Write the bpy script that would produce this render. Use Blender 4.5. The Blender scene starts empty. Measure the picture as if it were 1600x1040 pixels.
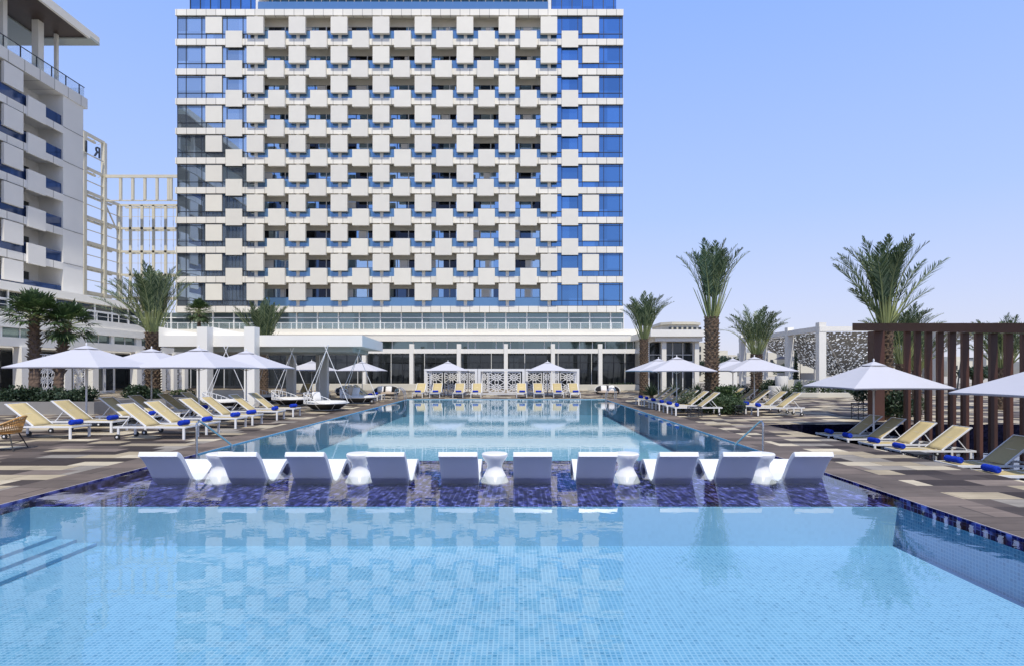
import bpy, math, random
from mathutils import Vector, Matrix
random.seed(7)
S = bpy.context.scene
COL = S.collection
PI = math.pi
F = 900.0; VX = 810.0; VY = 578.0; H = 1.9
def XP(px, D): return (px-VX)*D/F
def ZP(py, D): return H+(VY-py)*D/F

# ------------------------------------------------------------------ materials
def new_mat(name):
    m = bpy.data.materials.new(name); m.use_nodes = True
    nt = m.node_tree; bs = nt.nodes.get('Principled BSDF')
    return m, nt, bs
def N(nt, t, **kw):
    n = nt.nodes.new(t)
    for k, v in kw.items(): setattr(n, k, v)
    return n
def math_(nt, op, a, b=None):
    n = nt.nodes.new('ShaderNodeMath'); n.operation = op
    for i, v in enumerate((a, b)):
        if v is None: continue
        if isinstance(v, (int, float)): n.inputs[i].default_value = v
        else: nt.links.new(v, n.inputs[i])
    return n.outputs[0]
def pbr(name, c, rough=.6, metal=0., var=.12, scale=3., bump=0., bscale=40., spec=.5, obj=False, sheen=0.):
    m, nt, bs = new_mat(name)
    bs.inputs['Roughness'].default_value = rough; bs.inputs['Metallic'].default_value = metal
    bs.inputs['Specular IOR Level'].default_value = spec
    tc = N(nt, 'ShaderNodeTexCoord')
    no = N(nt, 'ShaderNodeTexNoise'); no.inputs['Scale'].default_value = scale; no.inputs['Detail'].default_value = 5
    nt.links.new(tc.outputs['Object'], no.inputs['Vector'])
    mx = N(nt, 'ShaderNodeMix', data_type='RGBA')
    mx.inputs['A'].default_value = (*[x*(1-var) for x in c], 1)
    mx.inputs['B'].default_value = (*[min(1, x*(1+var)) for x in c], 1)
    nt.links.new(no.outputs['Fac'], mx.inputs['Factor'])
    nt.links.new(mx.outputs['Result'], bs.inputs['Base Color'])
    if bump:
        n2 = N(nt, 'ShaderNodeTexNoise'); n2.inputs['Scale'].default_value = bscale; n2.inputs['Detail'].default_value = 4
        nt.links.new(tc.outputs['Object'], n2.inputs['Vector'])
        b = N(nt, 'ShaderNodeBump'); b.inputs['Strength'].default_value = bump; b.inputs['Distance'].default_value = .02
        nt.links.new(n2.outputs['Fac'], b.inputs['Height']); nt.links.new(b.outputs['Normal'], bs.inputs['Normal'])
    return m
def ramp(nt, fac, stops, interp='CONSTANT'):
    r = N(nt, 'ShaderNodeValToRGB'); cr = r.color_ramp; cr.interpolation = interp
    while len(cr.elements) < len(stops): cr.elements.new(.5)
    for e, (p, c) in zip(cr.elements, stops): e.position = p; e.color = (*c, 1)
    nt.links.new(fac, r.inputs['Fac']); return r.outputs['Color']
def pos(nt):
    g = N(nt, 'ShaderNodeNewGeometry'); s = N(nt, 'ShaderNodeSeparateXYZ')
    nt.links.new(g.outputs['Position'], s.inputs[0]); return s.outputs
def cell_noise(nt, a, b, c=None):
    cb = N(nt, 'ShaderNodeCombineXYZ')
    nt.links.new(a, cb.inputs[0]); nt.links.new(b, cb.inputs[1])
    if c is not None: nt.links.new(c, cb.inputs[2])
    w = N(nt, 'ShaderNodeTexWhiteNoise', noise_dimensions='3D'); nt.links.new(cb.outputs[0], w.inputs['Vector'])
    return w.outputs['Value']
def mixc(nt, fac, a, b, blend='MIX'):
    mx = N(nt, 'ShaderNodeMix', data_type='RGBA', blend_type=blend)
    if isinstance(fac, (int, float)): mx.inputs['Factor'].default_value = fac
    else: nt.links.new(fac, mx.inputs['Factor'])
    for k, v in (('A', a), ('B', b)):
        if isinstance(v, tuple): mx.inputs[k].default_value = (*v, 1)
        else: nt.links.new(v, mx.inputs[k])
    return mx.outputs['Result']

def deck_mat(name, w, d, stops, gain=1.0):
    m, nt, bs = new_mat(name); p = pos(nt)
    row = math_(nt, 'FLOOR', math_(nt, 'DIVIDE', p[1], d))
    xs = math_(nt, 'ADD', math_(nt, 'DIVIDE', p[0], w), math_(nt, 'MULTIPLY', row, .37))
    cx = math_(nt, 'FLOOR', xs)
    v = cell_noise(nt, cx, row)
    col = ramp(nt, v, stops)
    fx = math_(nt, 'FRACT', xs); fy = math_(nt, 'FRACT', math_(nt, 'DIVIDE', p[1], d))
    # fine plank grooves 0.15 m inside each tile
    pl = math_(nt, 'FRACT', math_(nt, 'DIVIDE', p[1], d/4))
    g1 = math_(nt, 'LESS_THAN', fx, .016); g2 = math_(nt, 'LESS_THAN', fy, .035); g3 = math_(nt, 'MULTIPLY', math_(nt, 'LESS_THAN', pl, .05), .45)
    g = math_(nt, 'MAXIMUM', math_(nt, 'MAXIMUM', g1, g2), g3)
    no = N(nt, 'ShaderNodeTexNoise'); no.inputs['Scale'].default_value = 1.0; no.inputs['Detail'].default_value = 8; no.inputs['Roughness'].default_value = .7
    mp = N(nt, 'ShaderNodeMapping'); mp.inputs['Scale'].default_value = (1.2, 9, 1)
    ge = N(nt, 'ShaderNodeNewGeometry'); nt.links.new(ge.outputs['Position'], mp.inputs[0]); nt.links.new(mp.outputs[0], no.inputs['Vector'])
    st = ramp(nt, no.outputs['Fac'], [(.3, (.72, .70, .68)), (.7, (1.12, 1.1, 1.08))], 'LINEAR')
    c2 = mixc(nt, 1.0, col, st, 'MULTIPLY')
    n3 = N(nt, 'ShaderNodeTexNoise'); n3.inputs['Scale'].default_value = .55; n3.inputs['Detail'].default_value = 7; n3.inputs['Roughness'].default_value = .65
    nt.links.new(ge.outputs['Position'], n3.inputs['Vector'])
    c2 = mixc(nt, 1.0, c2, ramp(nt, n3.outputs['Fac'], [(.38, (.74, .73, .72)), (.6, (1.06, 1.05, 1.03))], 'LINEAR'), 'MULTIPLY')
    c3 = mixc(nt, math_(nt, 'MULTIPLY', g, .75), c2, (.05, .042, .04))
    nt.links.new(c3, bs.inputs['Base Color'])
    bs.inputs['Roughness'].default_value = .7; bs.inputs['Specular IOR Level'].default_value = .18
    return m
def tile_mat(name, w, stops, grout, gw=.1, rough=.35, gfac=.5, var=None, vs=.45):
    m, nt, bs = new_mat(name); p = pos(nt)
    # same grid on floors and walls
    sx = math_(nt, 'DIVIDE', p[0], w); sy = math_(nt, 'DIVIDE', p[1], w); sz = math_(nt, 'DIVIDE', math_(nt, 'ADD', p[2], .013), w)
    v = cell_noise(nt, math_(nt, 'FLOOR', sx), math_(nt, 'FLOOR', sy), math_(nt, 'FLOOR', sz))
    col = ramp(nt, v, stops)
    g = math_(nt, 'MAXIMUM', math_(nt, 'LESS_THAN', math_(nt, 'FRACT', sx), gw), math_(nt, 'LESS_THAN', math_(nt, 'FRACT', sy), gw))
    NRM = N(nt, 'ShaderNodeNewGeometry'); NS = N(nt, 'ShaderNodeSeparateXYZ'); nt.links.new(NRM.outputs['Normal'], NS.inputs[0])
    g = math_(nt, 'MAXIMUM', g, math_(nt, 'MULTIPLY', math_(nt, 'LESS_THAN', math_(nt, 'FRACT', sz), gw), math_(nt, 'LESS_THAN', math_(nt, 'ABSOLUTE', NS.outputs[2]), .5)))
    c = mixc(nt, math_(nt, 'MULTIPLY', g, gfac), col, grout)
    if var:
        no = N(nt, 'ShaderNodeTexNoise'); no.inputs['Scale'].default_value = vs; no.inputs['Detail'].default_value = 6
        ge = N(nt, 'ShaderNodeNewGeometry'); mp = N(nt, 'ShaderNodeMapping'); mp.inputs['Scale'].default_value = (1.5, .6, 1) if vs > 2 else (1, 1, 1)
        nt.links.new(ge.outputs['Position'], mp.inputs[0]); nt.links.new(mp.outputs[0], no.inputs['Vector'])
        if vs > 2: no.inputs['Detail'].default_value = 2
        e0, e1 = (.42, .58) if vs > 2 else (.3, .7)
        c = mixc(nt, 1.0, c, ramp(nt, no.outputs['Fac'], [(e0, var[0]), (e1, var[1])], 'LINEAR'), 'MULTIPLY')
    nt.links.new(c, bs.inputs['Base Color']); bs.inputs['Roughness'].default_value = rough; bs.inputs['Specular IOR Level'].default_value = 0.0
    return m
def glass_mat(name, c, rough=.03, metal=.75, wob=.0, spec=.8, stops=None):
    m, nt, bs = new_mat(name)
    bs.inputs['Base Color'].default_value = (*c, 1); bs.inputs['Metallic'].default_value = metal
    bs.inputs['Roughness'].default_value = rough; bs.inputs['Specular IOR Level'].default_value = spec
    p = pos(nt); v = cell_noise(nt, math_(nt, 'FLOOR', math_(nt, 'DIVIDE', p[0], 1.37)), math_(nt, 'FLOOR', math_(nt, 'DIVIDE', p[2], 1.6)), math_(nt, 'FLOOR', math_(nt, 'DIVIDE', p[1], 1.8)))
    cc = ramp(nt, v, stops or [(0, tuple(x*.78 for x in c)), (1, tuple(min(1, x*1.15) for x in c))], 'CONSTANT' if stops else 'LINEAR'); nt.links.new(cc, bs.inputs['Base Color'])
    if wob:
        tc = N(nt, 'ShaderNodeNewGeometry'); no = N(nt, 'ShaderNodeTexNoise'); no.inputs['Scale'].default_value = .35; no.inputs['Detail'].default_value = 2
        nt.links.new(tc.outputs['Position'], no.inputs['Vector'])
        b = N(nt, 'ShaderNodeBump'); b.inputs['Strength'].default_value = wob; b.inputs['Distance'].default_value = .5
        nt.links.new(no.outputs['Fac'], b.inputs['Height']); nt.links.new(b.outputs['Normal'], bs.inputs['Normal'])
    return m
def panel_mat(name, c, joint=1.05, jc=.55, axis=0):
    """cladding with vertical joints"""
    m, nt, bs = new_mat(name); p = pos(nt)
    fx = math_(nt, 'FRACT', math_(nt, 'DIVIDE', p[axis], joint))
    g = math_(nt, 'LESS_THAN', fx, .06)
    v = cell_noise(nt, math_(nt, 'FLOOR', math_(nt, 'DIVIDE', p[axis], joint)), math_(nt, 'FLOOR', math_(nt, 'DIVIDE', p[2], 1.6)))
    c1 = ramp(nt, v, [(0, tuple(x*.93 for x in c)), (1, tuple(min(1, x*1.05) for x in c))], 'LINEAR')
    nt.links.new(mixc(nt, math_(nt, 'MULTIPLY', g, 1-jc), c1, (.12, .115, .11)), bs.inputs['Base Color'])
    bs.inputs['Roughness'].default_value = .45
    return m
def water_mat(name, tint, bump=.02, scale=3.0, ior=1.36, fine=.0):
    m, nt, bs = new_mat(name); nt.nodes.remove(bs)
    out = nt.nodes.get('Material Output')
    tr = N(nt, 'ShaderNodeBsdfTransparent'); tr.inputs['Color'].default_value = (*tint, 1)
    gl = N(nt, 'ShaderNodeBsdfGlossy'); gl.inputs['Roughness'].default_value = .008; gl.inputs['Color'].default_value = (1, 1, 1, 1)
    fr = N(nt, 'ShaderNodeFresnel'); fr.inputs['IOR'].default_value = ior
    ge = N(nt, 'ShaderNodeNewGeometry')
    no = N(nt, 'ShaderNodeTexNoise'); no.inputs['Scale'].default_value = scale; no.inputs['Detail'].default_value = 3; no.inputs['Roughness'].default_value = .45
    mp = N(nt, 'ShaderNodeMapping'); mp.inputs['Scale'].default_value = (1, 1.3, 1)
    nt.links.new(ge.outputs['Position'], mp.inputs[0]); nt.links.new(mp.outputs[0], no.inputs['Vector'])
    b = N(nt, 'ShaderNodeBump'); b.inputs['Strength'].default_value = 1.0; b.inputs['Distance'].default_value = bump
    nt.links.new(no.outputs['Fac'], b.inputs['Height'])
    nt.links.new(b.outputs['Normal'], gl.inputs['Normal'])
    mx = N(nt, 'ShaderNodeMixShader')
    nt.links.new(fr.outputs[0], mx.inputs[0]); nt.links.new(tr.outputs[0], mx.inputs[1]); nt.links.new(gl.outputs[0], mx.inputs[2])
    nt.links.new(mx.outputs[0], out.inputs['Surface'])
    return m

M = {}
M['white'] = pbr('white_render', (.83, .81, .75), .55, var=.04, scale=.6, bump=.04)
M['podium'] = pbr('podium_cladding', (.80, .77, .69), .5, var=.05, scale=.4)
M['fascia'] = panel_mat('fascia_cladding', (.80, .77, .69), 1.05, .35)
M['fascia_y'] = panel_mat('side_cladding', (.80, .785, .75), 1.6, .5, 1)
M['panel'] = pbr('sunshade_cladding', (.78, .75, .665), .45, var=.05, scale=.9)
M['panel_grey'] = pbr('grey_sunshade_cladding', (.80, .785, .75), .5, var=.05, scale=.9)
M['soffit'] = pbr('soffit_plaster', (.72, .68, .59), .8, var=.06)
M['grey_wall'] = pbr('pale_grey_render', (.82, .81, .78), .6, var=.05, scale=.5)
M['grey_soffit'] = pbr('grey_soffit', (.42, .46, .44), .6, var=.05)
M['wood_dark'] = pbr('dark_timber_soffit', (.045, .028, .022), .5, var=.3, scale=2)
M['glass_blue'] = glass_mat('blue_reflective_glass', (.13, .29, .56), .02, .85, .012)
M['glass_left'] = glass_mat('grey_reflective_glass', (.46, .56, .66), .02, .85, .012)
M['glass_door'] = glass_mat('balcony_door_glass', (.12, .19, .30), .03, .8, .02, .8, [(0, (.02, .025, .04)), (.28, (.30, .48, .72)), (.62, (.48, .64, .80)), (.86, (.06, .10, .18))])
M['glass_dark'] = glass_mat('dark_ground_glass', (.045, .055, .065), .03, .55, .012)
M['glass_green'] = glass_mat('green_strip_glass', (.17, .235, .24), .04, .7, .02)
M['glass_navy'] = glass_mat('navy_rail_glass', (.035, .07, .18), .05, .4, 0)
M['mullion'] = pbr('dark_mullion', (.03, .035, .045), .4)
M['mull_white'] = pbr('white_mullion', (.75, .76, .76), .4)
def rail_glass():
    m, nt, bs = new_mat('balcony_rail_glass'); bs.inputs['Base Color'].default_value = (.17, .33, .55, 1)
    bs.inputs['Metallic'].default_value = .5; bs.inputs['Roughness'].default_value = .05; bs.inputs['Alpha'].default_value = .8; return m
M['rail'] = rail_glass()
def clear_glass():
    m, nt, bs = new_mat('clear_parapet_glass'); bs.inputs['Base Color'].default_value = (.62, .72, .74, 1)
    bs.inputs['Metallic'].default_value = .3; bs.inputs['Roughness'].default_value = .04; bs.inputs['Alpha'].default_value = .16; return m
M['clear'] = clear_glass()
M['steel_white'] = pbr('pale_steel', (.66, .62, .50), .45, var=.06)
M['steel_paint'] = pbr('white_painted_steel', (.75, .73, .67), .4, var=.04)
M['steel'] = pbr('brushed_steel', (.55, .56, .58), .22, 1.0, var=.08)
M['alu'] = pbr('white_powdercoat', (.80, .80, .80), .35, var=.03)
M['sling'] = pbr('beige_sling', (.53, .43, .225), .75, var=.08, scale=30, bump=.2, bscale=300)
M['towel'] = pbr('blue_towel', (.015, .05, .46), .95, var=.25, scale=25, bump=.6, bscale=120, spec=.1)
M['rubber'] = pbr('black_rubber', (.02, .02, .02), .6)
M['canopy'] = pbr('umbrella_canvas', (.50, .505, .565), .85, var=.03, scale=2, bump=.12, bscale=9)
M['chaise'] = pbr('white_moulded_resin', (.80, .80, .80), .28, var=.02, scale=2)
_b = M['chaise'].node_tree.nodes['Principled BSDF']; _b.inputs['Subsurface Weight'].default_value = .5; _b.inputs['Subsurface Radius'].default_value = (1, 1, 1); _b.inputs['Subsurface Scale'].default_value = .06
M['bark'] = pbr('date_palm_bark', (.12, .082, .055), .95, var=.65, scale=9, bump=.9, bscale=25)
M['bark2'] = pbr('fan_palm_bark', (.16, .11, .08), .95, var=.55, scale=7, bump=.9, bscale=25)
M['boot'] = pbr('palm_boot', (.175, .13, .09), .95, var=.5, scale=12)
def leaf_mat(name, c1, c2, c3):
    m, nt, bs = new_mat(name)
    ge = N(nt, 'ShaderNodeNewGeometry')
    col = ramp(nt, ge.outputs['Random Per Island'], [(0, c1), (.5, c2), (1, c3)], 'LINEAR')
    nt.links.new(col, bs.inputs['Base Color']); bs.inputs['Roughness'].default_value = .5
    tl = N(nt, 'ShaderNodeBsdfTranslucent'); nt.links.new(col, tl.inputs['Color'])
    mx = N(nt, 'ShaderNodeMixShader'); mx.inputs[0].default_value = .18
    out = nt.nodes.get('Material Output')
    nt.links.new(bs.outputs[0], mx.inputs[1]); nt.links.new(tl.outputs[0], mx.inputs[2]); nt.links.new(mx.outputs[0], out.inputs['Surface'])
    return m
M['frond'] = leaf_mat('date_palm_leaf', (.03, .065, .033), (.09, .14, .06), (.25, .31, .17))
M['rachis'] = pbr('palm_rachis', (.26, .30, .12), .6, var=.3, scale=2)
M['fan'] = leaf_mat('fan_palm_leaf', (.03, .06, .02), (.06, .11, .035), (.11, .16, .06))
M['leaf'] = leaf_mat('shrub_leaf', (.02, .05, .015), (.045, .09, .03), (.10, .15, .05))
M['leaf_dark'] = leaf_mat('dark_shrub_leaf', (.015, .035, .018), (.03, .06, .03), (.06, .09, .045))
M['leaf_mix'] = leaf_mat('flowering_leaf', (.03, .06, .02), (.07, .11, .04), (.35, .36, .30))
M['leaf_mix2'] = leaf_mat('white_flowering_leaf', (.02, .045, .015), (.045, .085, .03), (.13, .18, .09))
M['concrete'] = pbr('grey_planter_concrete', (.26, .25, .24), .8, var=.15, scale=2, bump=.2)
M['stone'] = pbr('cream_low_wall', (.60, .57, .48), .75, var=.1, scale=1.5)
M['brown'] = pbr('brown_painted_timber', (.085, .034, .02), .5, var=.3, scale=1.5, bump=.1)
M['black'] = pbr('black_wicker', (.018, .017, .018), .6, var=.3, scale=60, bump=.8, bscale=60)
M['mattress'] = pbr('outdoor_mattress', (.70, .69, .66), .85, var=.05)
M['cushion'] = pbr('white_cushion', (.80, .78, .75), .9, var=.04)
M['cush_beige'] = pbr('beige_cushion', (.55, .44, .33), .9, var=.1, scale=8)
M['rattan'] = pbr('honey_rattan', (.50, .27, .08), .45, var=.35, scale=14)
M['soil'] = pbr('planter_soil', (.05, .035, .025), .95, var=.3, scale=6)
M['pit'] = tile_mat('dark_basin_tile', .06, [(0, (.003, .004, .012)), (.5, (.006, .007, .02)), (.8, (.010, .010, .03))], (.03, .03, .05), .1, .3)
M['navy'] = tile_mat('navy_mosaic', .075, [(0, (.006, .006, .04)), (.3, (.016, .017, .115)), (.55, (.028, .03, .20)), (.75, (.009, .010, .06)), (.9, (.10, .11, .38))], (.14, .14, .36), .16, .3, .6, ((.3, .3, .4), (2.1, 2.1, 1.75)), 8)
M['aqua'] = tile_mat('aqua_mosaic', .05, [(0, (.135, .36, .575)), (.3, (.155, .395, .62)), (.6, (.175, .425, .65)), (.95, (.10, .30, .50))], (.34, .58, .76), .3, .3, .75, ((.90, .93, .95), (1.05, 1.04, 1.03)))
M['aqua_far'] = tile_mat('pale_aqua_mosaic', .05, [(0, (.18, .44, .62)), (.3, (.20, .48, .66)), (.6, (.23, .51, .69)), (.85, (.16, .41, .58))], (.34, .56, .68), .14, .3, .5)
DK = [(0, (.05, .04, .038)), (.22, (.13, .108, .098)), (.38, (.46, .40, .29)), (.52, (.24, .20, .175)), (.64, (.62, .56, .43)), (.80, (.075, .062, .058)), (.91, (.32, .30, .27))]
M['deck'] = deck_mat('checkered_deck_tile', .86, .50, DK)
M['deck_border'] = deck_mat('taupe_border_plank', 2.4, .62, [(0, (.155, .13, .115)), (.4, (.20, .165, .145)), (.75, (.13, .108, .096))])
M['sand'] = pbr('far_ground', (.42, .38, .31), .9, var=.15, scale=.08)
M['fabric_roof'] = pbr('roof_membrane', (.72, .72, .70), .7)
def pattern_sheet():
    m, nt, bs = new_mat('cut_metal_sheet')
    bs.inputs['Base Color'].default_value = (.38, .385, .38, 1); bs.inputs['Roughness'].default_value = .5; bs.inputs['Metallic'].default_value = .2
    ge = N(nt, 'ShaderNodeNewGeometry')
    no = N(nt, 'ShaderNodeTexNoise'); no.inputs['Scale'].default_value = 1.5
    ad = N(nt, 'ShaderNodeMix', data_type='RGBA', blend_type='ADD'); ad.inputs['Factor'].default_value = .5
    nt.links.new(ge.outputs['Position'], no.inputs['Vector'])
    nt.links.new(ge.outputs['Position'], ad.inputs['A']); nt.links.new(no.outputs['Color'], ad.inputs['B'])
    vo = N(nt, 'ShaderNodeTexVoronoi', feature='DISTANCE_TO_EDGE'); vo.inputs['Scale'].default_value = 3.4
    nt.links.new(ad.outputs['Result'], vo.inputs['Vector'])
    a = math_(nt, 'LESS_THAN', vo.outputs['Distance'], .22)
    nt.links.new(a, bs.inputs['Alpha'])
    return m
M['cut'] = pattern_sheet()

def tone(m, lo, hi):
    nt = m.node_tree; bs = nt.nodes['Principled BSDF']; l = bs.inputs['Base Color'].links[0].from_socket
    oi = N(nt, 'ShaderNodeObjectInfo'); c = ramp(nt, oi.outputs['Random'], [(0, lo), (1, hi)], 'LINEAR')
    nt.links.new(mixc(nt, 1.0, l, c, 'MULTIPLY'), bs.inputs['Base Color'])
tone(M['panel'], (.93, .93, .94), (1.0, 1.0, .99)); tone(M['sling'], (.86, .86, .84), (1.06, 1.05, 1.0)); tone(M['towel'], (.8, .8, .85), (1.15, 1.1, 1.1)); tone(M['brown'], (.72, .75, .8), (1.25, 1.15, 1.1))
# ------------------------------------------------------------------ mesh builder
class MB:
    def __init__(s): s.v = []; s.f = []; s.m = []
    def add(s, vs, fs, m=0):
        o = len(s.v); s.v += [tuple(v) for v in vs]
        s.f += [tuple(i+o for i in f) for f in fs]; s.m += [m]*len(fs)
    def box(s, x0, x1, y0, y1, z0, z1, m=0):
        s.add([(x0,y0,z0),(x1,y0,z0),(x1,y1,z0),(x0,y1,z0),(x0,y0,z1),(x1,y0,z1),(x1,y1,z1),(x0,y1,z1)],
              [(0,3,2,1),(4,5,6,7),(0,1,5,4),(1,2,6,5),(2,3,7,6),(3,0,4,7)], m)
    def prism(s, pts, z0, z1, m=0):
        n = len(pts)
        s.add([(x,y,z0) for x,y in pts]+[(x,y,z1) for x,y in pts],
              [tuple(range(n-1,-1,-1)), tuple(range(n,2*n))]+[(i,(i+1)%n,n+(i+1)%n,n+i) for i in range(n)], m)
    def extr(s, pts, x0, x1, m=0):
        """profile in (y,z) extruded along x"""
        n = len(pts)
        s.add([(x0,y,z) for y,z in pts]+[(x1,y,z) for y,z in pts],
              [tuple(range(n)), tuple(range(2*n-1,n-1,-1))]+[(n+i,n+(i+1)%n,(i+1)%n,i) for i in range(n)], m)
    def tube(s, p0, p1, r0, r1=None, n=8, m=0, caps=True):
        if r1 is None: r1 = r0
        p0 = Vector(p0); p1 = Vector(p1); d = (p1-p0)
        if d.length < 1e-6: return
        q = d.to_track_quat('Z', 'Y'); vs = []
        for p, r in ((p0, r0), (p1, r1)):
            for i in range(n):
                a = 2*PI*i/n; vs.append(p+q@Vector((r*math.cos(a), r*math.sin(a), 0)))
        fs = [(i,(i+1)%n,n+(i+1)%n,n+i) for i in range(n)]
        if caps: fs += [tuple(range(n-1,-1,-1)), tuple(range(n,2*n))]
        s.add(vs, fs, m)
    def path(s, pts, r, n=8, m=0):
        for a, b in zip(pts[:-1], pts[1:]): s.tube(a, b, r, r, n, m)
    def bar(s, p0, p1, w, h, m=0):
        """square-section bar, w horizontal, h along the other normal"""
        p0 = Vector(p0); p1 = Vector(p1); d = (p1-p0).normalized()
        up = Vector((0,0,1)) if abs(d.z) < .95 else Vector((0,1,0))
        a = d.cross(up).normalized()*(w/2); b = a.cross(d).normalized()*(h/2)
        vs = [p+sa*a+sb*b for p in (p0,p1) for sa,sb in ((-1,-1),(1,-1),(1,1),(-1,1))]
        s.add(vs, [(3,2,1,0),(4,5,6,7),(0,1,5,4),(1,2,6,5),(2,3,7,6),(3,0,4,7)], m)
    def lathe(s, prof, c=(0,0,0), n=24, m=0, caps=True, sx=1, sy=1):
        vs = []; fs = []
        for r, z in prof:
            for i in range(n):
                a = 2*PI*i/n; vs.append((c[0]+sx*r*math.cos(a), c[1]+sy*r*math.sin(a), c[2]+z))
        for k in range(len(prof)-1):
            for i in range(n): fs.append((k*n+i, k*n+(i+1)%n, (k+1)*n+(i+1)%n, (k+1)*n+i))
        if caps: fs += [tuple(range(n-1,-1,-1)), tuple(range((len(prof)-1)*n, len(prof)*n))]
        s.add(vs, fs, m)
    def build(s, name, mats, parent=None, smooth=False, world=True, angle=40):
        me = bpy.data.meshes.new(name); me.from_pydata(s.v, [], s.f)
        if not isinstance(mats, (list, tuple)): mats = [mats]
        for mm in mats: me.materials.append(M[mm] if isinstance(mm, str) else mm)
        if len(mats) > 1: me.polygons.foreach_set('material_index', s.m)
        if smooth:
            me.polygons.foreach_set('use_smooth', [True]*len(me.polygons))
            try: me.set_sharp_from_angle(angle=math.radians(angle))
            except Exception: pass
        me.update()
        o = bpy.data.objects.new(name, me); COL.objects.link(o)
        if parent:
            if world:
                off = Vector((0,0,0)); q = parent
                while q: off += q.location; q = q.parent
                me.transform(Matrix.Translation(-off))
            o.parent = parent
        return o
def tag(o, label=None, cat=None, group=None, kind=None):
    if label: o['label'] = label
    if cat: o['category'] = cat
    if group: o['group'] = group
    if kind: o['kind'] = kind
    return o
def thing(name, label, cat, loc=(0,0,0), rz=0, group=None):
    o = bpy.data.objects.new(name, None); COL.objects.link(o); o.empty_display_size = .2
    o.location = loc; o.rotation_euler = (0,0,rz); return tag(o, label, cat, group)
def struct(o): o['kind'] = 'structure'; return o
def dup(src, loc, rz=0, label=None, group=None, skip=(), scale=None):
    r = src.copy(); COL.objects.link(r); r.location = loc; r.rotation_euler = (0,0,rz)
    if scale: r.scale = scale if isinstance(scale, tuple) else (scale,)*3
    if label: r['label'] = label
    if group: r['group'] = group
    for ch in src.children:
        c = ch.copy(); COL.objects.link(c); c.parent = r
        for g in ch.children:
            d = g.copy(); COL.objects.link(d); d.parent = c
    return r
ORD = ['nearest', 'second', 'third', 'fourth', 'fifth', 'sixth', 'seventh', 'eighth', 'ninth', 'tenth']

# ------------------------------------------------------------------ ground, deck, pool
PX0, PX1, PY0, PY1 = -7.34, 5.72, -6.0, 38.0        # pool
QX0, QX1, QY0, QY1 = 8.7, 24.0, 4.0, 20.3           # sunken basin on the right
B = .85
def sheet(x0, x1, y0, y1, holes, z, t):
    xs = sorted({x0, x1, *[h[i] for h in holes for i in (0,1)]}); ys = sorted({y0, y1, *[h[i] for h in holes for i in (2,3)]})
    b = MB()
    for i in range(len(xs)-1):
        for j in range(len(ys)-1):
            cx = (xs[i]+xs[i+1])/2; cy = (ys[j]+ys[j+1])/2
            if cx < x0 or cx > x1 or cy < y0 or cy > y1: continue
            if any(h[0] < cx < h[1] and h[2] < cy < h[3] for h in holes): continue
            n = len(b.v)
            b.add([(xs[i],ys[j],z),(xs[i+1],ys[j],z),(xs[i+1],ys[j+1],z),(xs[i],ys[j+1],z)], [(0,1,2,3)])
    return b
pool = (PX0, PX1, PY0, PY1); pit = (QX0, QX1, QY0, QY1); border = (PX0-B, PX1+B, PY0-B, PY1+B)
DX0, DX1, DY0, DY1 = -48, 70, -25, 86
struct(sheet(DX0, DX1, DY0, DY1, [border, pit], 0, 0).build('pool_deck', 'deck'))
struct(sheet(PX0-B, PX1+B, PY0-B, PY1+B, [pool], .004, 0).build('pool_coping', 'deck_border'))
struct(sheet(-3000, 3000, -3000, 3000, [(DX0, DX1, DY0, DY1)], -.05, 0).build('ground', 'sand'))
# far pool shell / near pool shell / ledge
LY0, LY1 = 8.66, 13.2
def shell(x0, x1, y0, y1, zf, mat, walls, zt=0.0, band=None):
    b = MB(); b.add([(x0,y0,zf),(x1,y0,zf),(x1,y1,zf),(x0,y1,zf)], [(0,1,2,3)])
    segs = [(zf, zt, 0)] if band is None else [(zf, band, 0), (band, zt, 1)]
    for za, zb, m in segs:
        if 'L' in walls: b.add([(x0,y0,za),(x0,y1,za),(x0,y1,zb),(x0,y0,zb)], [(0,1,2,3)], m)
        if 'R' in walls: b.add([(x1,y0,za),(x1,y1,za),(x1,y1,zb),(x1,y0,zb)], [(0,3,2,1)], m)
        if 'F' in walls: b.add([(x0,y1,za),(x1,y1,za),(x1,y1,zb),(x0,y1,zb)], [(0,1,2,3)], m)
        if 'N' in walls: b.add([(x0,y0,za),(x1,y0,za),(x1,y0,zb),(x0,y0,zb)], [(0,3,2,1)], m)
    return b
struct(shell(PX0, PX1, PY0, LY0, -.74, None, 'LRN', 0, -.15).build('near_pool_floor', ['aqua', 'navy']))
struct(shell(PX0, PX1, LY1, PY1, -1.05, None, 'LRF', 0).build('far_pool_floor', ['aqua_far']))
b = MB(); LZ = -.165
b.add([(PX0,LY0+.07,LZ),(PX1,LY0+.07,LZ),(PX1,LY1,LZ),(PX0,LY1,LZ)], [(0,1,2,3)], 1)
b.add([(PX0,LY0,LZ),(PX1,LY0,LZ),(PX1,LY0+.07,LZ),(PX0,LY0+.07,LZ)], [(0,1,2,3)], 0)
b.add([(PX0,LY0,-.74),(PX1,LY0,-.74),(PX1,LY0,LZ),(PX0,LY0,LZ)], [(0,1,2,3)], 0)
b.add([(PX0,LY1,-1.05),(PX1,LY1,-1.05),(PX1,LY1,LZ),(PX0,LY1,LZ)], [(0,3,2,1)], 2)
b.add([(PX0,LY0,LZ),(PX0,LY1,LZ),(PX0,LY1,0),(PX0,LY0,0)], [(0,1,2,3)], 1)
b.add([(PX1,LY0,LZ),(PX1,LY1,LZ),(PX1,LY1,0),(PX1,LY0,0)], [(0,3,2,1)], 1)
struct(b.build('pool_ledge', ['aqua', 'navy', 'aqua_far']))
b = MB()
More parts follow.
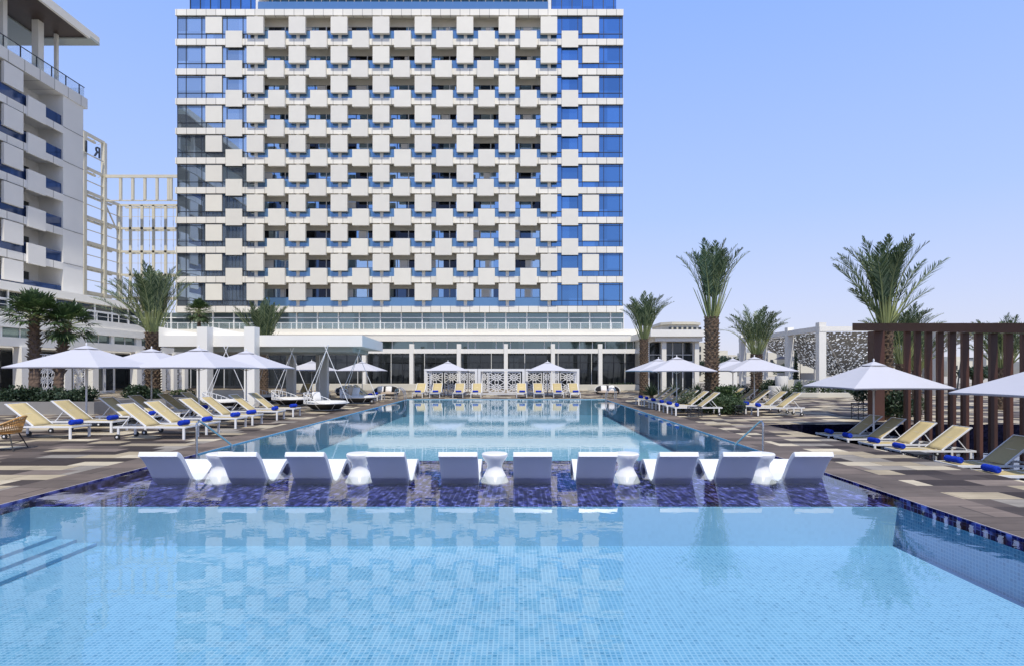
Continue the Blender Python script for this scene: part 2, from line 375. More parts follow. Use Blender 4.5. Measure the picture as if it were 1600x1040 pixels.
for k in range(3): b.box(PX0+.004, PX0+1.0-.30*k, 3.2, LY0-.004, -.735, -.685+.05*k)
struct(b.build('pool_steps', 'aqua'))
M['water'] = water_mat('pool_water', (.90, .96, 1.0), .0011, 4.0, 1.32)
M['water2'] = water_mat('basin_water', (.8, .85, .9), .004, 3, 1.4)
def wsheet(name, x0, x1, y0, y1, z, mat):
    b = MB(); b.add([(x0,y0,z),(x1,y0,z),(x1,y1,z),(x0,y1,z)], [(0,1,2,3)]); return struct(b.build(name, mat))
wsheet('pool_water', PX0, PX1, PY0, PY1, -.025, 'water')
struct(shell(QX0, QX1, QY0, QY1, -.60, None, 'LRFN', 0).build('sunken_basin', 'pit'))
wsheet('basin_water', QX0, QX1, QY0, QY1, -.52, 'water2')

# ------------------------------------------------------------------ hotel tower
def Xt(px, D=62.0): return XP(px, D)
ZT = [8.76+3.19*i for i in range(12)]
tower = thing('hotel_tower', 'tall hotel tower with checkered cream panels over blue glass behind the pool', 'building', (Xt(624), 70, 0))
LX, RX = Xt(274.5), Xt(974)
UC = [334+65.45*i for i in range(10)]; LC = [366.7+65.45*i for i in range(9)]
b = MB(); b.box(Xt(276)+.1, Xt(398), 62.4, 82, 8.1, ZT[10]); b.box(Xt(860), Xt(973)-.1, 62.4, 82, 8.1, ZT[10]); b.box(Xt(398), Xt(860), 63.5, 82, 8.1, ZT[10])
b.box(Xt(290), Xt(964), 65.2, 81, ZT[10], ZT[10]+9)
b.build('core_wall', 'soffit', tower)
for i in range(11):
    b = MB(); h = .66
    b.box(LX, RX, 61.9, 62.35, ZT[i]-h, ZT[i])
    b.box(Xt(398), Xt(860), 62.35, 63.4, ZT[i]-.25, ZT[i]-.01, 1)
    b.box(RX-.35, RX, 62.35, 82, ZT[i]-h, ZT[i])
    b.box(LX, LX+.35, 62.35, 82, ZT[i]-h, ZT[i])
    b.build('floor_band', ['fascia', 'soffit'], tower)
def strip(x0, x1, z0, z1, y, mull, horiz, mats, parent, name='window', w=.055, side=None):
    b = MB(); b.box(x0, x1, y, y+.12, z0, z1, 0)
    for x in mull: b.box(x-w/2, x+w/2, y-.05, y+.03, z0, z1, 1)
    for z in horiz: b.box(x0, x1, y-.044, y+.03, z-w/2, z+w/2, 1)
    return b.build(name, mats, parent)
for i in range(10):
    z0, z1 = ZT[i]+.001, ZT[i+1]-.661
    zz = [z0+.03, z1-.2, z0+.62, z1-.03]
    strip(Xt(276), Xt(398), z0, z1, 62.12, [Xt(x) for x in (276.6, 290, 314.5, 321.5, 347, 354, 379, 386, 397.5)], zz, ['glass_left', 'mullion'], tower)
    strip(Xt(861), Xt(973.4), z0, z1, 62.12, [Xt(x) for x in (862, 878, 903, 910, 936, 943.6, 968.5, 973)], zz, ['glass_blue', 'mullion'], tower)
# sides of the glass zones
for (x, mt) in ((RX-.12, 'glass_blue'), (LX+.02, 'glass_left')):
    b = MB()
    for i in range(10): b.box(x, x+.1, 62.25, 82, ZT[i]+.001, ZT[i+1]-.661, 0)
    b.build('side_glazing', [mt], tower)
bays = [(400+65.45*i, 400+65.45*(i+1)) for i in range(7)]
for c in [400+65.45*i for i in range(8)]:
    b = MB(); x = Xt(c)
    for i in range(10): b.box(x-.17, x+.17, 62.0, 63.4, ZT[i]+.001, ZT[i+1]-.661)
    b.build('partition_pillar', 'white', tower)
for i in range(10):
    for (a, c) in bays:
        x0, x1 = Xt(a)+.18, Xt(c)-.18
        b = MB(); z0, z1 = ZT[i]+.001, ZT[i]+2.02
        xm = x0+(x1-x0)*.60
        b.box(x0, x1, 63.20, 63.4, z1+.001, ZT[i+1]-.26, 2)
        b.box(x0, xm-.05, 63.25, 63.4, z0, z1, 0); b.box(xm+.05, x1, 63.25, 63.4, z0, z1, 0)
        b.box(xm-.05, xm+.05, 63.17, 63.4, z0, z1, 1)
        for xx in (x0+(xm-x0)*.5,): b.box(xx-.03, xx+.03, 63.19, 63.25, z0, z1, 3)
        if random.random() < .6:
            w = random.uniform(.3, 1.3); s = x0+.1 if random.random() < .5 else xm-.1-w
            b.box(s, s+w, 63.22, 63.245, z0+.05, z1-.05, 4)
        b.build('balcony_door', ['glass_door', 'mull_white', 'soffit', 'mullion', 'cushion'], tower)
        b = MB(); b.box(x0, x1, 62.05, 62.08, ZT[i]+.002, ZT[i]+.94, 0); b.box(x0, x1, 62.03, 62.10, ZT[i]+.941, ZT[i]+.965, 1)
        b.build('balcony_rail', ['rail', 'mullion'], tower)
PW = .885
def panel(cx, cz, y0, y1, name, mat='panel', grow=0):
    cz = H+(cz-H)*y0/61.95
    b = MB(); b.box(cx-PW, cx+PW, y0, y1, cz-PW, cz+PW)
    o = b.build(name, mat, tower); return o
for i in range(10):
    for k, c in enumerate(UC):
        flat = k in (0, 9)
        panel(Xt(c)*(61.7/62 if not flat else 1), ZT[i+1]-.66-.12-PW, 61.98 if flat else 61.52, 62.1 if flat else 61.86, 'sunshade_panel')
for i in range(1, 10):
    for k, c in enumerate(LC):
        flat = k in (0, 8)
        panel(Xt(c)*(61.7/62 if not flat else 1)+(.0 if flat else (.06 if i % 2 else -.05)), ZT[i]-.66-.22+PW, 61.8 if flat else 61.50, 61.897, 'balcony_panel')
# setback top storeys
zt = ZT[10]
b = MB(); b.box(Xt(290), Xt(398), 62.9, 63.1, zt+.001, zt+3.4, 0); b.box(Xt(862), Xt(965), 62.9, 63.1, zt+.001, zt+3.4, 0); b.box(Xt(402), Xt(858), 64.9, 65.1, zt+.001, zt+3.4, 0)
for x in [290+16*i for i in range(7)]+[862+16.5*i for i in range(7)]: b.box(Xt(x)-.035, Xt(x)+.035, 62.84, 62.9, zt+.001, zt+3.4, 1)
for i in range(34):
    x = Xt(408+13.4*i); b.box(x-.05, x+.05, 64.8, 64.9, zt+.001, zt+3.4, 2)
for c in (400, 859): b.box(Xt(c)-.16, Xt(c)+.16, 62.3, 65, zt+.001, zt+3.4, 2)
b.build('penthouse_glazing', ['glass_blue', 'mullion', 'mull_white'], tower)
b = MB(); b.box(Xt(402.5), Xt(856.5), 62.06, 62.1, zt+.002, zt+.9); b.build('penthouse_rail', 'rail', tower)
b = MB(); b.box(LX+.5, RX-.5, 62.2, 82, zt+3.401, zt+4.1); b.box(LX+1, RX-1, 62.8, 81, zt+4.101, zt+8.5); b.box(LX, RX, 61.9, 82, zt+8.501, zt+9.4); b.build('roof', 'fascia', tower)

# ------------------------------------------------------------------ central podium
pod = thing('podium_building', 'long cream podium with glass strips at the foot of the hotel tower', 'building', (-10, 62, 0))
b = MB(); px0, px1 = XP(150, 60), XP(1012, 60)
b.box(px0, px1, 60.4, 82, 5.6, 6.2); b.box(px0, px1, 60.0, 82, 4.92, 5.599); b.box(px0, px1, 59.95, 60.4, 5.57, 5.64, 0)
b.box(px0, px1, 60.7, 82, 3.95, 4.919)
b.box(px0, px1, 61.0, 82, -.04, 3.949, 1)
b.build('wall', ['podium', 'soffit'], pod)
gx0, gx1 = XP(185, 62.4), XP(975, 62.4)
b = MB(); b.box(gx0, gx1, 62.5, 62.6, 6.201, 8.099, 0)
x = XP(463.5, 62.4); step = 32.7*62.4/900
x -= step*8
while x < gx1-.2:
    if x > gx0: b.box(x-.06, x+.06, 62.36, 62.5, 6.201, 8.099, 1)
    x += step
b.box(gx0, gx1, 62.38, 62.5, 7.5, 7.6, 1); b.box(gx1-.08, gx1, 62.3, 62.6, 6.201, 8.099, 1)
b.build('window_strip', ['glass_green', 'mull_white'], pod)
b = MB(); rx0, rx1 = XP(245, 60.6), XP(972, 60.6)
b.box(rx0, rx1, 60.62, 60.68, 6.84, 6.90, 0)
n = int((rx1-rx0)/1.085)
for i in range(n+1): x = rx0+i*(rx1-rx0)/n; b.box(x-.03, x+.03, 60.62, 60.67, 6.201, 6.84, 0)
b.box(rx0, rx1, 60.64, 60.655, 6.25, 6.835, 1)
b.build('parapet_rail', ['mull_white', 'clear'], pod)
b = MB(); cx0, cx1 = XP(420, 60.3), XP(1012, 60.3)
b.box(cx0, cx1, 60.5, 60.6, 4.05, 4.9, 0)
x = cx0
for k in range(60):
    b.box(x-.04, x+.04, 60.42, 60.5, 4.05, 4.9, 1); x += random.choice([.75, 1.35, 2.2])
    if x > cx1: break
b.build('clerestory_window', ['glass_green', 'mull_white'], pod)
b = MB(); g0, g1 = XP(140, 60.4), XP(1012, 60.4)
b.box(g0, g1, 60.6, 60.7, .05, 3.94, 0)
x = g0; k = 0
while x < g1:
    b.box(x-.03, x+.03, 60.52, 60.6, .05, 3.94, 1 if k % 3 else 2); x += 1.17; k += 1
b.box(g0, g1, 60.54, 60.6, 2.75, 2.80, 1); b.box(g0, g1, 60.54, 60.6, .05, .3, 1)
b.build('ground_window', ['glass_dark', 'mullion', 'mull_white'], pod)
b = MB(); q0, q1 = XP(560, 57), XP(1014, 57)
b.box(q0, q1, 57, 57.3, 3.58, 4.02); x = q0+.2
while x < q1: b.box(x-.07, x+.07, 57.31, 59.9, 3.62, 3.86, 0); x += .55
b.build('pergola_beam', 'white', pod)
for c in (569, 643, 717, 790.5, 864, 938):
    x = XP(c, 57); b = MB(); b.box(x-.19, x+.19, 56.85, 57.31 if False else 56.998, 0, 4.5); b.box(x-.19, x+.19, 57.302, 57.5, 0, 4.5)
    b.box(x-.19, x+.19, 56.999, 57.301, 0, 3.579); b.build('pergola_column', 'white', pod)
def simplebox(name, x0, x1, y0, y1, z0, z1, mat, label, cat, bev=.015, kind=None):
    c = Vector(((x0+x1)/2, (y0+y1)/2, z0))
    b = MB(); b.box(x0-c.x, x1-c.x, y0-c.y, y1-c.y, 0, z1-z0); o = b.build(name, mat); o.location = c
    if bev: md = o.modifiers.new('b', 'BEVEL'); md.width = bev; md.segments = 2
    tag(o, label, cat, kind=kind); return o
simplebox('low_wall', XP(455, 55), XP(655, 55), 54.8, 55.3, 0, .62, 'stone', 'low cream wall behind the hanging daybeds left of the lattice cabanas', 'wall')
simplebox('low_wall', XP(905, 55), XP(1012, 55), 54.8, 55.3, 0, .55, 'stone', 'low cream wall behind the dark loveseat right of the lattice cabanas', 'wall')

# ------------------------------------------------------------------ right wing
wing = thing('pavilion_wing', 'cream two storey wing with white flat roof behind the right umbrellas', 'building', (14, 56, 0))
b = MB(); wx0, wx1 = XP(1010, 52), XP(1100, 52)
b.box(wx0+.2, wx1, 51.2, 66, 4.9, 5.5); b.box(wx0+.7, wx1-.3, 51.5, 66, 4.5, 4.899)
b.box(wx0+.7, wx1-.8, 53.5, 66, 0, 4.499, 1); b.build('roof', ['white', 'podium'], wing)
b = MB()
b.box(XP(1015,53), XP(1084,53), 53.3, 53.45, 2.75, 4.45, 0); b.box(XP(1015,53), XP(1084,53), 53.3, 53.45, .1, 2.0, 0)
for c in (1015, 1034, 1052, 1068, 1084): b.box(XP(c,53)-.04, XP(c,53)+.04, 53.22, 53.3, .1, 4.45, 1)
b.box(XP(1015,53), XP(1084,53), 53.18, 53.3, 2.0, 2.75, 1); b.box(XP(1015,53), XP(1084,53), 53.24, 53.3, 3.3, 3.36, 1)
b.build('window', ['glass_dark', 'mull_white'], wing)
for c in (1037, 1088): b = MB(); x = XP(c, 52); b.box(x-.2, x+.2, 51.8, 52.2, 0, 4.499); b.build('pillar', 'podium', wing)
dist = thing('apartment_block', 'pale beige block with a rounded top far behind the right wing', 'building', (30, 112, 0))
b = MB(); x0, x1 = XP(1038, 110), XP(1097, 110)
b.prism([(x0, 112), (x0+1.5, 110.4), (x1-1.5, 110.4), (x1, 112), (x1, 120), (x0, 120)], 0, 10.6)
b.prism([(x0-.3, 111.8), (x0+1.5, 110.1), (x1-1.5, 110.1), (x1+.3, 111.8), (x1+.3, 120), (x0-.3, 120)], 10.601, 11.1)
b.build('wall', 'stone', dist)
b = MB()
for i in range(7): b.box(x0+.9+i*.95, x0+1.45+i*.95, 110.25, 110.38, 9.3, 10.1)
b.build('window', 'glass_dark', dist)
dist2 = thing('apartment_block', 'cream block with small square windows between the two right palms', 'building', (37, 100, 0))
b = MB(); b.box(XP(1116, 100), XP(1152, 100), 100, 110, 0, 4.5); b.box(XP(1085, 100), XP(1116, 100), 101, 110, 0, 6.8); b.build('wall', 'stone', dist2)
b = MB()
for i in range(5):
    for j in range(3): b.box(XP(1119+6.5*i, 100), XP(1122.5+6.5*i, 100), 99.9, 99.99, .8+1.3*j, 1.6+1.3*j)
for j in range(4): b.box(XP(1093, 100), XP(1098, 100), 100.9, 100.99, 1+1.4*j, 1.9+1.4*j)
b.build('window', 'glass_dark', dist2)
rd = random.Random(5)
for i in range(9):
    D = 190; x0 = XP(1128+i*62, D); w = rd.uniform(6, 11); h = rd.uniform(4, 8)
    t = thing('distant_house', '', 'building', (x0, D, 0), 0, 'distant houses on the horizon')
    t['label'] = 'small pale flat house on the horizon at the far right'
    b = MB(); b.box(x0-w/2, x0+w/2, D, D+8, 0, h); b.box(x0-w/4, x0+w/4, D+1, D+6, h, h+1.5); b.build('wall', 'stone', t)
    b = MB()
    for k in range(4): b.box(x0-w/2+w*(k+.3)/4.2, x0-w/2+w*(k+.7)/4.2, D-.06, D-.01, h*.45, h*.7)
    b.build('window', 'glass_dark', t)

# ------------------------------------------------------------------ left wing tower
lw = thing('hotel_wing', 'grey white hotel wing with jutting square panels cropped by the left edge', 'building', (-48, 45, 0))
LZT = ZT
FX = -42.8
b = MB(); b.box(-62, FX-2.2, 18, 56.5, 0, 28.0, 0); b.box(FX-2.2, FX+.12, 54.0, 56.5, 6.2, 28.0, 0); b.box(-62, FX-2.2, 18, 56.5, 28.0, 28.5, 0)
for i in range(6): b.box(FX+.10, FX+.16, 53.98, 56.52, LZT[i]-.02, LZT[i]+.0, 1)
b.build('wall', ['grey_wall', 'mullion'], lw)
b = MB(); b.box(-62.2, FX+.25, 18, 56.9, 28.001 if False else 27.62, 28.62); o = b.build('roof_slab', 'fascia_y', lw)
for i in range(7):
    z = LZT[i] if i < 6 else None
    if z is None: continue
    b = MB(); b.box(FX-2.19, FX, 46.3, 53.99, z-.28, z-.01, 1); b.box(FX-.001, FX+.14, 46.3, 53.98, z-.66, z, 0); b.build('floor_band', ['fascia_y', 'grey_wall'], lw)
b = MB(); b.box(FX-2.3, FX+.05, 18, 46.2, 6.2, 27.6, 0)  # out-of-view dark glazing, added to darken the reflections in the tower glass
for i in range(26): b.box(FX+.05, FX+.1, 18.2+1.1*i, 18.26+1.1*i, 6.2, 27.6, 1)
b.build('unseen_dark_glazing', ['glass_dark', 'mullion'], lw)
yc = [48.6]
for c in yc:
    b = MB()
    for i in range(6):
        z1 = LZT[i+1]-.661 if i < 5 else 27.61
        b.box(FX-2.19, FX-.002 if False else FX-.05, c-.16, c+.16, LZT[i]+.001, z1)
    b.build('partition_pillar', 'grey_wall', lw)
for i in range(6):
    z0 = LZT[i]; z1 = (LZT[i+1]-.661 if i < 5 else 27.61)
    b = MB(); b.box(FX-.06, FX-.03, 46.3, 53.97, z0+.002, z0+1.0); b.build('balcony_rail', 'glass_navy', lw)
    b = MB()
    y = 46.4
    while y < 52.5: b.box(FX-2.15, FX-2.08, y, y+1.9, z0+.002, z0+2.1, 0); b.box(FX-2.14, FX-2.05, y+1.901, y+2.0, z0+.002, z0+2.1, 1); y += 2.25
    b.build('balcony_door', ['glass_dark', 'mull_white'], lw)
    for k, c in enumerate(yc):
        b = MB(); zc = z1-.12-PW; b.box(FX+.0, FX+.24, c-PW-.05, c+PW+.05, zc-PW, zc+PW); b.build('sunshade_panel', 'panel_grey', lw)
    if i > 0:
        for k, c in enumerate(yc):
            b = MB(); zc = z0-.8+PW; b.box(FX+.142, FX+.32, c+2.25-PW-.05, c+2.25+PW+.05, zc-PW, zc+PW); b.build('balcony_panel', 'panel_grey', lw)
b = MB(); b.box(FX+.1, FX+.13, 18, 56.6, 28.63, 29.6, 0); b.box(-62, FX+.1, 56.6, 56.63, 28.63, 29.6, 0); b.box(FX+.08, FX+.15, 18, 56.65, 29.6, 29.66, 1)
for i in range(24): b.box(FX+.07, FX+.16, 18+1.65*i, 18.05+1.65*i, 28.63, 29.6, 1)
b.build('roof_rail', ['clear', 'mullion'], lw)
# rooftop canopy: flat roof on slender columns
b = MB(); b.box(-60, -40.2, 20, 55.3, 33.25, 33.75, 0); b.box(-60, -40.2, 54.1, 55.3, 33.0, 33.249, 2)
b.box(-45.0, -40.45, 20, 54.09, 33.12, 33.24, 1); b.box(-60, -45.01, 20, 54.09, 33.0, 33.24, 2); b.box(-40.44, -40.2, 20, 54.09, 33.0, 33.249, 0)
b.build('roof_canopy', ['steel_paint', 'wood_dark', 'grey_soffit'], lw)
for (x, y, w) in ((-43.0, 53.6, .13), (-43.05, 51.6, .3), (-43.05, 48.1, .2), (-46, 44, .3)):
    b = MB(); b.box(x-w, x+w, y-w, y+w, 28.63, 33.1); b.build('canopy_column', 'steel_paint', lw)

# ------------------------------------------------------------------ left podium
lp = thing('podium_wing', 'white banded low wing with ribbon windows along the left side', 'building', (-40, 40, 0))
PXF = -36.8
b = MB()
b.box(-62, PXF, 14, 59.9, 5.6, 6.25, 0); b.box(-62, PXF+.12, 14, 59.88, 4.98, 5.599, 0)
b.box(-62, PXF-.3, 14, 59.9, 4.3, 4.979, 0); b.box(-62, PXF, 14, 59.9, 3.62, 4.299, 0); b.box(-62, PXF-.6, 14, 59.9, -.04, 3.619, 0)
b.box(-62, PXF-3.2, 14, 59.9, 6.251, 8.1, 1); b.box(-62, PXF-2.8, 14, 60.2, 8.101, 8.75, 0)
b.build('wall', ['white', 'soffit'], lp)
b = MB()
y = 15.0; k = 0
while y < 58:
    b.box(PXF-.28, PXF-.22, y, y+2.9, 4.301, 4.978, 0); b.box(PXF-.3, PXF-.02, y+2.9, y+3.3+(k%3)*.4, 4.301, 4.978, 1); b.box(PXF-.24, PXF-.18, y+1.5, y+1.58, 4.301, 4.978, 1); y += 3.4+(k%3)*.4; k += 1
b.build('ribbon_window', ['glass_green', 'white'], lp)
b = MB(); b.box(PXF-3.19, PXF-3.1, 14, 59.9, 6.4, 8.0, 0)
for i in range(20): b.box(PXF-3.09, PXF-3.0, 15+2.3*i, 15.12+2.3*i, 6.3, 8.1, 1)
b.box(PXF-3.09, PXF-3.02, 14, 59.9, 7.4, 7.5, 1)
b.build('window_strip', ['glass_dark', 'mull_white'], lp)
b = MB(); b.box(PXF-.12, PXF-.06, 14, 60.3, 6.92, 6.98, 0); b.box(PXF-.12, PXF-.06, 14, 60.3, 6.6, 6.63, 0)
for i in range(34): b.box(PXF-.12, PXF-.06, 14.5+1.38*i, 14.56+1.38*i, 6.251, 6.92, 0)
b.build('parapet_rail', 'mull_white', lp)
b = MB(); b.box(PXF-.598, PXF-.52, 14, 59.9, .1, 3.4, 0)
for i in range(18): b.box(PXF-.52, PXF-.45, 15+2.5*i, 15.1+2.5*i, .1, 3.4, 1)
b.build('ground_window', ['glass_dark', 'mullion'], lp)
b = MB(); b.box(-32.95, -32.65, 14, 57, 3.45, 3.98, 0); y = 14.3
while y < 56.9: b.box(PXF+.01, -32.96, y-.06, y+.06, 3.5, 3.75, 0); y += .6
b.build('pergola_beam', 'white', lp)
for y in (28, 33, 38, 41.6, 44.3, 49.4, 52.8, 54.6, 56.4):
    b = MB(); b.box(-33.1, -32.5, y-.3, y+.3, 0, 3.449); b.build('pergola_column', 'white', lp)
dr = thing('glass_door_wall', 'pale recessed doorway with two glazed doors in the left wing', 'doorway', (-34.4, 46.6, 0))
b = MB(); b.box(-34.5, -34.3, 44.7, 49.0, 0, 3.4); b.build('frame', 'white', dr)
for y in (45.2, 46.5, 47.7):
    b = MB(); b.box(-34.29, -34.24, y, y+1.0, .1, 2.4, 1); b.box(-34.235, -34.2, y+.1, y+.9, .25, 2.25, 0); b.build('door', ['glass_dark', 'mull_white'], dr)

# lattice screens -----------------------------------------------------
def lattice_bm(x0, x1, z0, z1, y=0, t=.04, w=.035, cell=.8, frame=.06):
    b = MB()
    nx = max(1, round((x1-x0)/cell)); nz = max(1, round((z1-z0)/cell)); cw = (x1-x0)/nx; ch = (z1-z0)/nz
    def seg(ax, az, bx, bz, d=0): b.bar((ax, y+d, az), (bx, y+d, bz), t-d*2, w)
    for i in range(nx):
        for j in range(nz):
            cx = x0+(i+.5)*cw; cz = z0+(j+.5)*ch; hx = cw/2; hz = ch/2; r = .16
            pts = [(1,.25),(1,1),(.25,1),(-.25,1),(-1,1),(-1,.25),(-1,-.25),(-1,-1),(-.25,-1),(.25,-1),(1,-1),(1,-.25)]
            for k, (ax, az) in enumerate(pts):
                seg(cx+ax*hx*r*1.2, cz+az*hz*r*1.2, cx+ax*hx, cz+az*hz, .001*(k % 4))
            rg = [(1,0),(.7,.7),(0,1),(-.7,.7),(-1,0),(-.7,-.7),(0,-1),(.7,-.7)]
            for k in range(8):
                a, c = rg[k], rg[(k+1) % 8]
                seg(cx+a[0]*hx*.62, cz+a[1]*hz*.62, cx+c[0]*hx*.62, cz+c[1]*hz*.62, .005)
                seg(cx+a[0]*hx*.19, cz+a[1]*hz*.19, cx+c[0]*hx*.19, cz+c[1]*hz*.19, .006)
    for (a, c) in (((x0, z0), (x1, z0)), ((x0, z1), (x1, z1)), ((x0, z0), (x0, z1)), ((x1, z0), (x1, z1))):
        b.bar((a[0], y, a[1]), (c[0], y, c[1]), t+.03, frame)
    return b
screens = [(39.4, 1.5, 'first'), (40.6, 1.0, ''), (43.0, 1.1, ''), (50.6, 1.3, ''), (53.6, 1.2, ''), (55.5, 1.5, '')]
for k, (y, w, _) in enumerate(screens):
    b = lattice_bm(-w/2, w/2, .15, 3.0, cell=.75)
    o = b.build('lattice_screen', 'alu'); o.location = (-32.8, y, 0); o.rotation_euler = (0, 0, PI/2)
    tag(o, f'white starburst lattice screen between left wing columns, {ORD[k]} one from the left edge' if k else 'white starburst lattice screen between left wing columns, the one nearest the left edge', 'screen', 'lattice screens of the left wing')
# lattice cabanas at the far end
def cabana(px0, px1, panels, back, label):
    D = 45.0; x0, x1 = XP(px0, D), XP(px1, D); c = (x0+x1)/2
    t = thing('lattice_cabana', label, 'cabana', (c, D, 0), 0, 'white lattice cabanas beyond the pool')
    Ht = 2.02
    b = MB(); b.box(x0, x1, D-.1, D+.1, Ht-.19, Ht); b.box(x0, x1, D+2.4, D+2.6, Ht-.19, Ht); b.box(x0, x0+.2, D+.101, D+2.399, Ht-.19, Ht); b.box(x1-.2, x1, D+.101, D+2.399, Ht-.19, Ht)
    b.box(x0, x1, D-.05, D+.05, 0.02, .12)
    b.build('top_frame', 'alu', t)
    for (x, y) in ((x0+.1, D), (x1-.1, D), (x0+.1, D+2.5), (x1-.1, D+2.5)):
        b = MB(); b.box(x-.1, x+.1, y-.1, y+.1, 0, Ht-.191); b.build('post', 'alu', t)
    for (a, e) in panels:
        b = lattice_bm(XP(a, D), XP(e, D), .2, Ht-.28, y=D, cell=.85, w=.05); b.build('lattice_panel', 'alu', t)
    for (a, e) in back:
        b = lattice_bm(XP(a, D+2.5), XP(e, D+2.5), .2, Ht-.28, y=D+2.5, cell=.85, w=.045); b.build('lattice_panel', 'alu', t)
cabana(663, 746, [(667.5, 691), (695, 716)], [(719, 730), (733, 744)], 'left white lattice cabana behind the pale loungers')
cabana(747, 820, [(764, 788), (793, 813)], [(750, 762)], 'middle white lattice cabana between the two far umbrellas')
cabana(821, 905, [(824, 846), (876, 901)], [(849, 860), (864, 873)], 'right white lattice cabana beside the dark loveseat')

# ------------------------------------------------------------------ bar canopy (white flat roof)
bc = thing('bar_canopy', 'low white flat roofed bar canopy with thick pillars left of the pool', 'canopy', (-14, 36, 0))
xA, xB = XP(248, 30.5), -8.27
b = MB(); b.prism([(xA, 30.5), (xB, 30.5), (-9.0, 38.2), (xA, 38.2)], 3.16, 3.75, 0)
b.prism([(xA+.4, 31.2), (xB-.7, 31.2), (-9.9, 38.0), (xA+.4, 38.0)], 2.9, 3.159, 1)
b.build('roof', ['white', 'grey_soffit'], bc)
for (x, w) in ((XP(322, 30.3), .27), (XP(395, 30.3), .27)):
    b = MB(); b.box(x-w, x+w, 29.9, 30.499, 0, 4.15); b.build('pillar', 'white', bc)
for (c, D, w) in ((455, 37.4, .24), (507, 37.2, .22), (497, 37.7, .11)):
    x = XP(c, D); b = MB(); b.box(x-w, x+w, D-w, D+w, 0, 2.899); b.build('pillar', 'grey_wall', bc)
b = MB()
for (a, c) in ((248, 313), (330, 386)):
    xa, xc = XP(a, 31), XP(c, 31)
    b.add([(xa,31,3.751),(xc,31,3.751),(xc,31,3.86),(xa,31,4.22),(xa,31.3,3.751),(xc,31.3,3.751),(xc,31.3,3.86),(xa,31.3,4.22)],
          [(0,1,2,3),(5,4,7,6),(3,2,6,7),(0,3,7,4),(1,5,6,2),(4,5,1,0)])
b.build('sloped_fin', 'white', bc)
simplebox('low_wall', XP(330, 33), XP(386, 33), 33, 33.4, 0, .78, 'stone', 'low white wall between the two thick pillars of the bar canopy', 'wall')

# ------------------------------------------------------------------ steel sign frame behind, left
sf = thing('sign_frame', 'tall open pale steel frame carrying reversed sign letters behind the left wing', 'steel frame', (-55, 78, 0))
b = MB(); X0 = -55.4
zl = [32.2, 27.8]+[24.75-3.22*i for i in range(6)]
for y in (62, 66, 70, 73.4, 77, 80):
    top = 32.2 if y <= 77 else 24.75
    b.box(X0-.25, X0+.25, y-.25, y+.25, 6, top)
for z in zl:
    y1 = 77 if z > 26 else 80
    b.box(X0-.14, X0+.14, 62, y1, z-.17, z+.17); b.box(X0-1.3, X0-1.05, 62, y1, z-.13, z+.13)
    y = 62.5
    while y < y1: b.bar((X0, y, z-.02), (X0-1.2, y+.6, z-.02), .07, .07); y += 1.2
    if z < 30:
        b.box(X0-.1, X0+.1, 62, y1, z-1.62, z-1.56)
b.bar((X0, 77, 24.4), (X0, 80, 20.5), .14, .14)
b.build('side_frame', 'steel_white', sf)
b = MB(); X1 = -30
b.box(X0, X1, 76.9, 77.1, 27.55, 27.95); b.box(X0, X1, 77, 77.1, 24.45, 24.6)
for px in (188, 207, 226, 245, 263, 267, 282): x = XP(px, 77); b.box(x-.16, x+.16, 76.95, 77.2, 24.6, 27.55)
for z in zl[2:]:
    b.box(X0, X1, 79.9, 80.1, z-.14, z+.14); b.box(X0, X1, 81.1, 81.3, z-.1, z+.1); b.box(X0, X1, 80, 80.06, z-1.62, z-1.57)
    x = X0
    while x < X1: b.bar((x, 80, z), (x+.7, 81.2, z), .06, .06); x += 1.4
for px in (204, 222, 240, 259, 278): x = XP(px, 80); b.box(x-.17, x+.17, 79.9, 80.1, 6, 24.75); b.box(x+1.0, x+1.05, 80, 80.05, 6, 24.7)
b.build('back_frame', 'steel_white', sf)
def letter(ch, y, z, size):
    cu = bpy.data.curves.new('sign_letter', 'FONT'); cu.body = ch; cu.size = size; cu.extrude = .06; cu.offset = .012
    cu.materials.append(M['mullion'])
    tmp = bpy.data.objects.new('tmp', cu); COL.objects.link(tmp); me = bpy.data.meshes.new_from_object(tmp)
    bpy.data.objects.remove(tmp); bpy.data.curves.remove(cu); me.name = 'sign_letter'
    o = bpy.data.objects.new('sign_letter', me); COL.objects.link(o); o.parent = sf
    # reads correctly from -X side, so it appears mirrored from the pool
    o.rotation_euler = (PI/2, 0, -PI/2); o.location = Vector((X0+.3, y, z))-sf.location
letter('R', 76.0, 29.7, 2.0); letter('I', 73.7, 29.7, 2.0)
b = MB(); b.box(X0+.2, X0+.3, 70, 76.5, 29.45, 29.6); b.build('letter_rail', 'steel_white', sf)
# pale low building below frame
simplebox('back_wall', -60, -36, 88, 89, 0, 9.0, 'white', 'plain pale wall seen below the steel sign frame', 'wall', 0)

